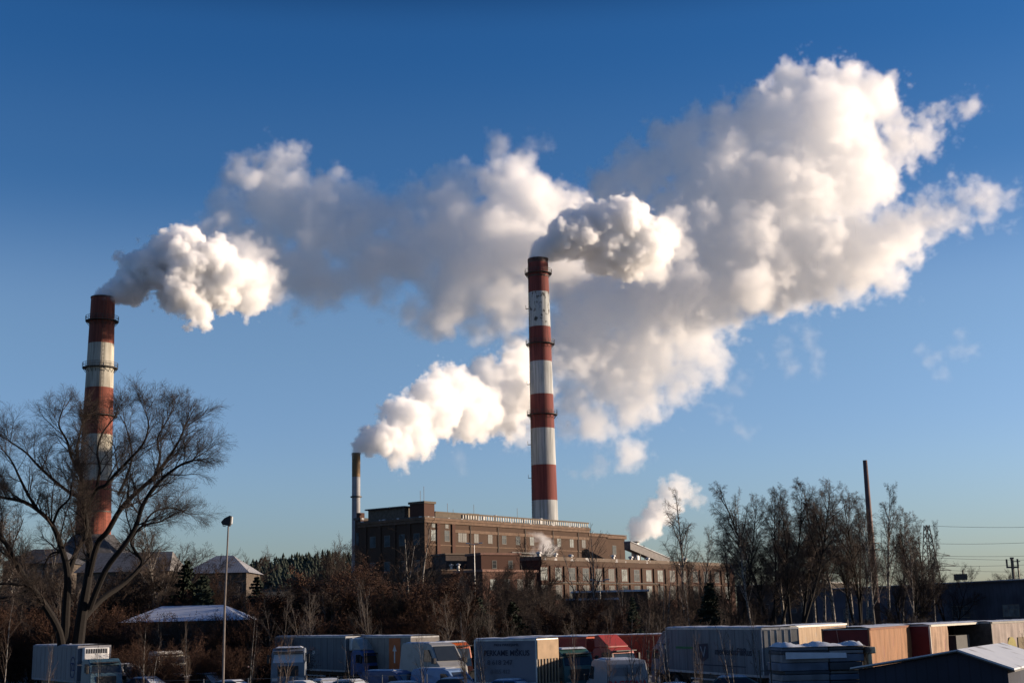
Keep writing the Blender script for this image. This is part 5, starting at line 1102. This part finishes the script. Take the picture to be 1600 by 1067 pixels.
    den = M('MULTIPLY', M('DIVIDE', F, soft, clamp=True), rho)
    vc = N.new('GeometryNodeVolumeCube'); L.new(den, vc.inputs['Density'])
    vc.inputs['Min'].default_value = lo; vc.inputs['Max'].default_value = hi
    for i, a in enumerate('XYZ'): vc.inputs['Resolution '+a].default_value = max(8, int((hi[i]-lo[i])/voxel))
    sm = N.new('GeometryNodeSetMaterial'); sm.inputs['Material'].default_value = mat
    L.new(vc.outputs[0], sm.inputs[0]); L.new(sm.outputs[0], go.inputs[0]); return g
def plume(name, label, puffs, mat, voxel=0.7, billow=(7,6), warp=(14,5), fine=(5,2.0), pad=4, group=None):
    """puffs: (px, py, depth, radius in photo pixels, softness m, density factor, billow factor)"""
    C = []; Q = []
    for (px, py, Y, r, soft, rho, bil) in puffs:
        C.append(P(px, py, Y)); Q.append((r*Y/FPX, soft, rho, bil))
    C = np.array([list(c) for c in C]); Q = np.array(Q); rad = Q[:,0]
    lo = (C-rad[:,None]).min(0)-pad; hi = (C+rad[:,None]).max(0)+pad
    step = voxel*(3.0 if voxel < .6 else 4.0)
    ax = [np.arange(lo[i]-step, hi[i]+step, step) for i in range(3)]
    G = np.stack(np.meshgrid(*ax, indexing='ij'), -1).reshape(-1, 3)
    G = G + np.random.default_rng(5).uniform(-.2, .2, G.shape)*step
    keep = []
    for i in range(0, len(G), 20000):
        g = G[i:i+20000]; D = np.sqrt(((g[:,None,:]-C[None])**2).sum(-1)); keep.append((rad[None]-D).max(1) > -step*2.2)
    G = G[np.concatenate(keep)]
    S = np.zeros(len(G)); GR = np.zeros((len(G),3)); AT = np.zeros((len(G),3))
    for i in range(0, len(G), 20000):
        g = G[i:i+20000]; dv = g[:,None,:]-C[None]; D = np.sqrt((dv**2).sum(-1))+1e-6; s_ = rad[None]-D
        k = 1.2/np.maximum(1.0, np.minimum(rad, 12)*.25)[None]*np.ones_like(s_); m = s_.max(1, keepdims=True)
        w = np.exp((s_-m)*k.mean()); w /= w.sum(1, keepdims=True)
        S[i:i+20000] = m[:,0]; GR[i:i+20000] = (w[...,None]*(-dv/D[...,None])).sum(1)
        w2 = np.exp((s_-m)*(.9 if voxel < .6 else .25)); w2 /= w2.sum(1, keepdims=True); AT[i:i+20000] = w2@Q[:,1:]
    me = bpy.data.meshes.new(name); me.vertices.add(len(G)); me.vertices.foreach_set('co', G.astype(np.float32).ravel())
    for k, nm, arr in ((1,'inside',S),(2,'soft',AT[:,0]),(3,'rho',AT[:,1]),(4,'bil',AT[:,2])):
        a = me.attributes.new(nm, 'FLOAT', 'POINT'); a.data.foreach_set('value', arr.astype(np.float32))
    a = me.attributes.new('slope', 'FLOAT_VECTOR', 'POINT'); a.data.foreach_set('vector', GR.astype(np.float32).ravel())
    po = bpy.data.objects.new('puff_centres', me)
    vol = bpy.data.volumes.new(name); vol.materials.append(mat)
    o = bpy.data.objects.new(name, vol); sc.collection.objects.link(o)
    lo = [float(x) for x in lo]; hi = [float(x) for x in hi]
    if DEV: print('VOX', name, round(float(np.prod([(hi[i]-lo[i])/voxel for i in range(3)])/1e6),2), len(G))
    md = o.modifiers.new('steam', 'NODES'); md.node_group = plume_group(name, po, step, lo, hi, voxel, mat, billow, warp, fine)
    o['label'] = label; o['category'] = 'steam plume'; o['kind'] = 'thing'
    if group: o['group'] = group
    print(name, 'voxels M', np.prod([(hi[i]-lo[i])/voxel for i in range(3)])/1e6)
    return o
def trail(keys, n, jit=0.35, seed=1, sub=1.0):
    """puffs along a polyline of (px, py, depth, radius, soft, rho, bil) keys: a big one at each step and smaller ones thrown round it"""
    rg = random.Random(seed); out = []
    seg = [math.hypot(keys[i+1][0]-keys[i][0], keys[i+1][1]-keys[i][1]) for i in range(len(keys)-1)]
    tot = sum(seg)
    for k in range(n):
        s = tot*k/(n-1) if n > 1 else 0
        i = 0
        while i < len(seg)-1 and s > seg[i]: s -= seg[i]; i += 1
        t = s/seg[i] if seg[i] else 0
        a, b = keys[i], keys[i+1]; v = [a[j]+(b[j]-a[j])*t for j in range(7)]
        r = v[3]
        out.append((v[0]+rg.uniform(-1,1)*r*jit, v[1]+rg.uniform(-1,1)*r*jit, v[2]+rg.uniform(-1,1)*r*jit*v[2]/FPX, r*rg.uniform(0.75,1.05), *v[4:]))
    return out
dense = steam_mat('fresh_steam', 1.0, 0.3)
rg = random.Random(11)
def around(lst, Y0, soft, rho, bil, spread=0.45, slope=0.0, x0=800, seed=2, extra=2):
    """hand-laid discs (px, py, r) become clusters of puffs with real depth"""
    g = random.Random(seed); out = []
    for e in lst:
        (x, y, r) = e[:3]; dY = e[3] if len(e) > 3 else 0; rr = e[4] if len(e) > 4 else rho; sf = e[5] if len(e) > 5 else soft
        Y = Y0 + slope*(x-x0) + dY
        out.append((x, y, Y, r, sf, rr, bil))
        for k in range(extra):
            a = g.uniform(0, 2*PI); q = r*spread*g.uniform(.6, 1.2)
            out.append((x+math.cos(a)*q, y+math.sin(a)*q, Y+g.uniform(-1, 1)*r*.8*Y/FPX, r*g.uniform(.55, .8), sf, rr, bil))
    return out
# left chimney, fresh
A = trail([(161,474,325,15,.5,1.4,.02),(163,464,325,16,.5,1.4,.12),(183,452,326,21,.5,1.4,.4),(215,438,328,32,.5,1.4,.8)], 16, .1, 3)
A += around([(240,415,38),(285,405,45,1),(285,450,40,-2),(300,480,22,-3),(325,420,48,3),(350,445,40,3),(385,440,34,8,.6,1.2),(395,465,24,8,.6,1.2),(412,425,30,14,.16,3.0),(425,450,28,20,.12,3.5),(375,395,34,16,.14,3.0),(400,405,30,26,.12,3.5),(250,390,22,0),(290,378,20,2),(205,415,16,0),(318,492,14,-3)], 331, .8, 1.1, .9, .5, .03, 300, 4, 3)
plume('steam_plume','thick white steam billowing from the mouth of the chimney behind the bare willow', A, dense, voxel=0.34, billow=(5.0,5.2,.60), warp=(9,3), fine=(1.9,1.5), pad=3)
# its older, shaded cloud
MID = around([(352,402,34,-12,.16),(390,425,40,-10,.16),(425,445,36,-8,.18),(320,378,26,-14,.14),(350,360,34,-10,.16),(440,430,44,-2,.2),(465,462,26,-4,.25),(500,462,26,-4,.25),(520,440,40,0,.18),(560,430,40,0,.16),(600,440,34,0,.14),(330,365,34,-6,0.095),(360,330,40,-4,0.114),(385,280,36,-4,0.152),(425,262,38,0,0.228),(455,250,22,0,0.266),(440,320,62,0,0.190),(400,390,55,0,0.152),(500,340,62),(485,420,52),(480,452,32,-3,0.228),(515,290,24),(565,330,56,0,0.133),(570,400,62,0,0.133),(640,330,52,2,0.114),(640,400,66,2,0.114),(705,300,42,4,0.076),(720,370,80,2,0.133),(720,440,70,2,0.133),(790,390,80),(790,470,62,0,0.152),(800,290,50,-4,0.304),(830,300,42,-4,0.304),(785,258,22,-3,0.266),(845,330,48,-2,0.304),(890,318,30,-3,0.266),(860,400,70,4),
  (700,490,42,-3,0.190),(650,495,26,-4,0.133),(612,484,13,-5,0.190),(592,474,8,-5,0.190),(750,520,34,-2,0.133),(800,535,30,0,0.114),(820,240,26,2,0.057,4.2),(850,235,18,2,0.057,4.2),(780,225,22,2,0.038,4.2)], 405, 4.0, .17, .8, .4, .035, 600, 5, 3)
plume('steam_plume','long grey shaded steam cloud drifting between the two striped chimneys', MID, dense, voxel=0.75, billow=(11,9), warp=(18,8), fine=(4.5,3.6), pad=5)
# centre chimney, fresh
B = trail([(840,413,385,13.5,.5,1.4,.02),(841,403,385,14.5,.5,1.4,.12),(851,390,386,20,.5,1.4,.4),(880,372,388,30,.5,1.4,.8)], 16, .1, 6)
B += around([(900,365,40),(935,350,34),(945,375,44,3),(985,345,36,0),(1000,380,48,5),(1035,370,30,6,.3,1.6),(1030,400,22,6,.3,1.6),(1060,385,26,14,.15,3.0),(1020,420,30,12,.14,3.0),(1050,345,24,12,.14,3.0),(985,415,26,8),(940,400,28,5),(875,392,13,-3),(893,388,14,-4),(905,384,9,-5)], 391, .9, .8, .9, .5, .02, 900, 7, 3)
plume('steam_plume','fresh steam curling from the mouth of the tall chimney behind the brick building', B, dense, voxel=0.34, billow=(4.4,4.4,.60), warp=(9,3), fine=(1.9,1.5), pad=3)
# huge old cloud
BIG = around([(960,300,44,0,0.190),(1000,270,45),(1060,230,52),(1090,200,28),(1140,205,45),(1170,200,34),(1120,280,80),(1210,190,62,8),(1245,140,44,10),(1310,145,48,12),(1365,160,46,12),(1395,195,30,12),(1300,220,80,8),(1220,300,95,5),(1330,290,70,8),(1400,240,36,8,0.095,3.6),(1440,212,30,8,0.10,3.0),(1475,195,24,8,0.10,3.0),(1500,178,19,8,0.095,3.0),(1515,168,13,8,.09,3.0),
  (1080,360,85),(1160,400,90),(1260,400,80,5),(1340,400,62,5),(1400,370,46,5),(1440,345,42,5,0.095,3.6),(1490,325,40,5,0.076,3.6),(1540,315,34,5,0.067,3.6),(1575,310,18,5,0.057,3.6),(1390,430,34,5,0.095,3.0),
  (980,400,60),(940,460,66),(1020,460,85),(1100,470,75),(1180,445,45),(900,450,40,5),(1000,540,72),(1080,530,52,0,0.095,3.6),(930,540,60),(880,560,44,-8),(1050,575,30,0,0.067,3.6),(1120,510,34,0,0.076,3.6),
  (905,500,50,-6,.14),(885,640,36,-8,.07,4),(925,655,40,-6,.10,3),(1000,605,50,0,.12),(1065,590,40,0,.10,3),(980,700,30,-2,.09,3),(905,570,46,-8,.11,3),(1110,560,34,0,.08,3),(960,560,55,0,.12),(1010,500,60,0,.14),(900,610,44,-6,0.095,3.6),(960,610,48,-4,0.095,3.6),(880,520,30),(985,650,24,-4,0.095,3.0),(965,690,20,-4,0.085,3.0),(940,715,14,-4,0.057,3.0),(920,735,9,-4,0.038,3.0),(1210,455,36),(1280,450,34),(1330,440,28,0,0.076,3.0)], 443, 2.6, .15, .95, .45, .02, 1000, 8, 3)
plume('steam_plume','huge cream white cloud of spent steam spreading across the sky above the low annex', BIG, dense, voxel=0.75, billow=(10,10,.62), warp=(20,9), fine=(4.2,5.4), pad=6)
# small stack
C = trail([(556.5,713,330,7.0,.4,1.5,.0),(557,706,330,8.0,.4,1.5,.05),(562,694,330,13,.5,1.2,.4),(585,688,331,20,.6,1.0,.7),(606,690,332,25,.7,.9,.8),(625,695,335,22,.8,.6,.8)], 22, .12, 9)
C += around([(640,655,34,0,.8),(680,640,42,2,.65),(660,685,26,0,.5),(625,720,12,0,.4),(710,610,36,4,.55),(690,595,20,2,.5),(740,640,44,5,.5),(760,585,30,8,.35,2),(790,610,46,10,.35,2),(790,650,38,8,.4,2),(815,680,26,8,.10,4),(815,580,34,14,.25,2),(830,620,38,14,.18,3),(850,600,26,-8,.05,4)], 334, 1.2, .42, 1.0, .5, .30, 630, 10, 3)
plume('steam_plume','grey white steam climbing from the slim stack beside the brick building', C, dense, voxel=0.42, billow=(4.8,5.4,.60), warp=(10,2.0), fine=(2.0,1.7), pad=3)

D = trail([(993,850,372,8,.5,.9,.0),(993,842,372,9,.5,.8,.1),(1003,828,373,18,.7,.5,.7),(1024,808,375,22,.9,.4,.9),(1042,788,377,20,1.2,.3,.9),(1058,766,379,22,1.5,.22,.9),(1072,760,380,16,1.5,.2,.9),(1090,790,381,12,1.5,.12,.9)], 26, .22, 21)
plume('steam_plume','small steam column rising from the short flue by the conveyor', D, dense, voxel=0.42, billow=(3.5,4.2,.6), warp=(8,2), fine=(2.0,1.8), pad=3)
E = around([(840,866,9),(856,866,9),(852,852,13),(843,842,8),(834,835,5),(864,858,8),(828,832,3)], 301, 1.0, .4, .8, .5, 0, 845, 22, 2)
plume('steam_plume','white steam jet blowing over the annex roof in front of the power station', E, dense, voxel=0.32, billow=(1.8,1.4), warp=(4,1.8), fine=(1.4,1.6), pad=2)
def wisp(label, lst, Y, seed):
    W = around(lst, Y, 3.0, .034, .8, .7, 0, lst[0][0], seed, 3)
    plume('steam_wisp', label, W, dense, voxel=0.7, billow=(5,3.5), warp=(13,8), fine=(4,3.4), pad=4)
wisp('torn faint wisp of steam below the right end of the huge cloud', [(1225,555,17),(1240,575,14),(1222,535,12),(1262,525,16),(1275,555,17),(1268,580,12),(1250,510,12)], 440, 31)
wisp('curled wisp of steam standing alone at far right', [(1438,548,10),(1455,565,13),(1478,578,13),(1495,545,12),(1520,550,13),(1500,525,9),(1470,560,10),(1535,545,8)], 440, 32)
wisp('very faint veil of steam between the huge cloud and the birch grove', [(1150,610,15),(1165,590,10),(1130,650,18),(1160,668,15),(1182,560,10),(1118,640,12)], 430, 33)
wisp('tiny puff of steam under the plume of the slim stack', [(714,722,10),(722,730,7),(708,714,6)], 345, 34)
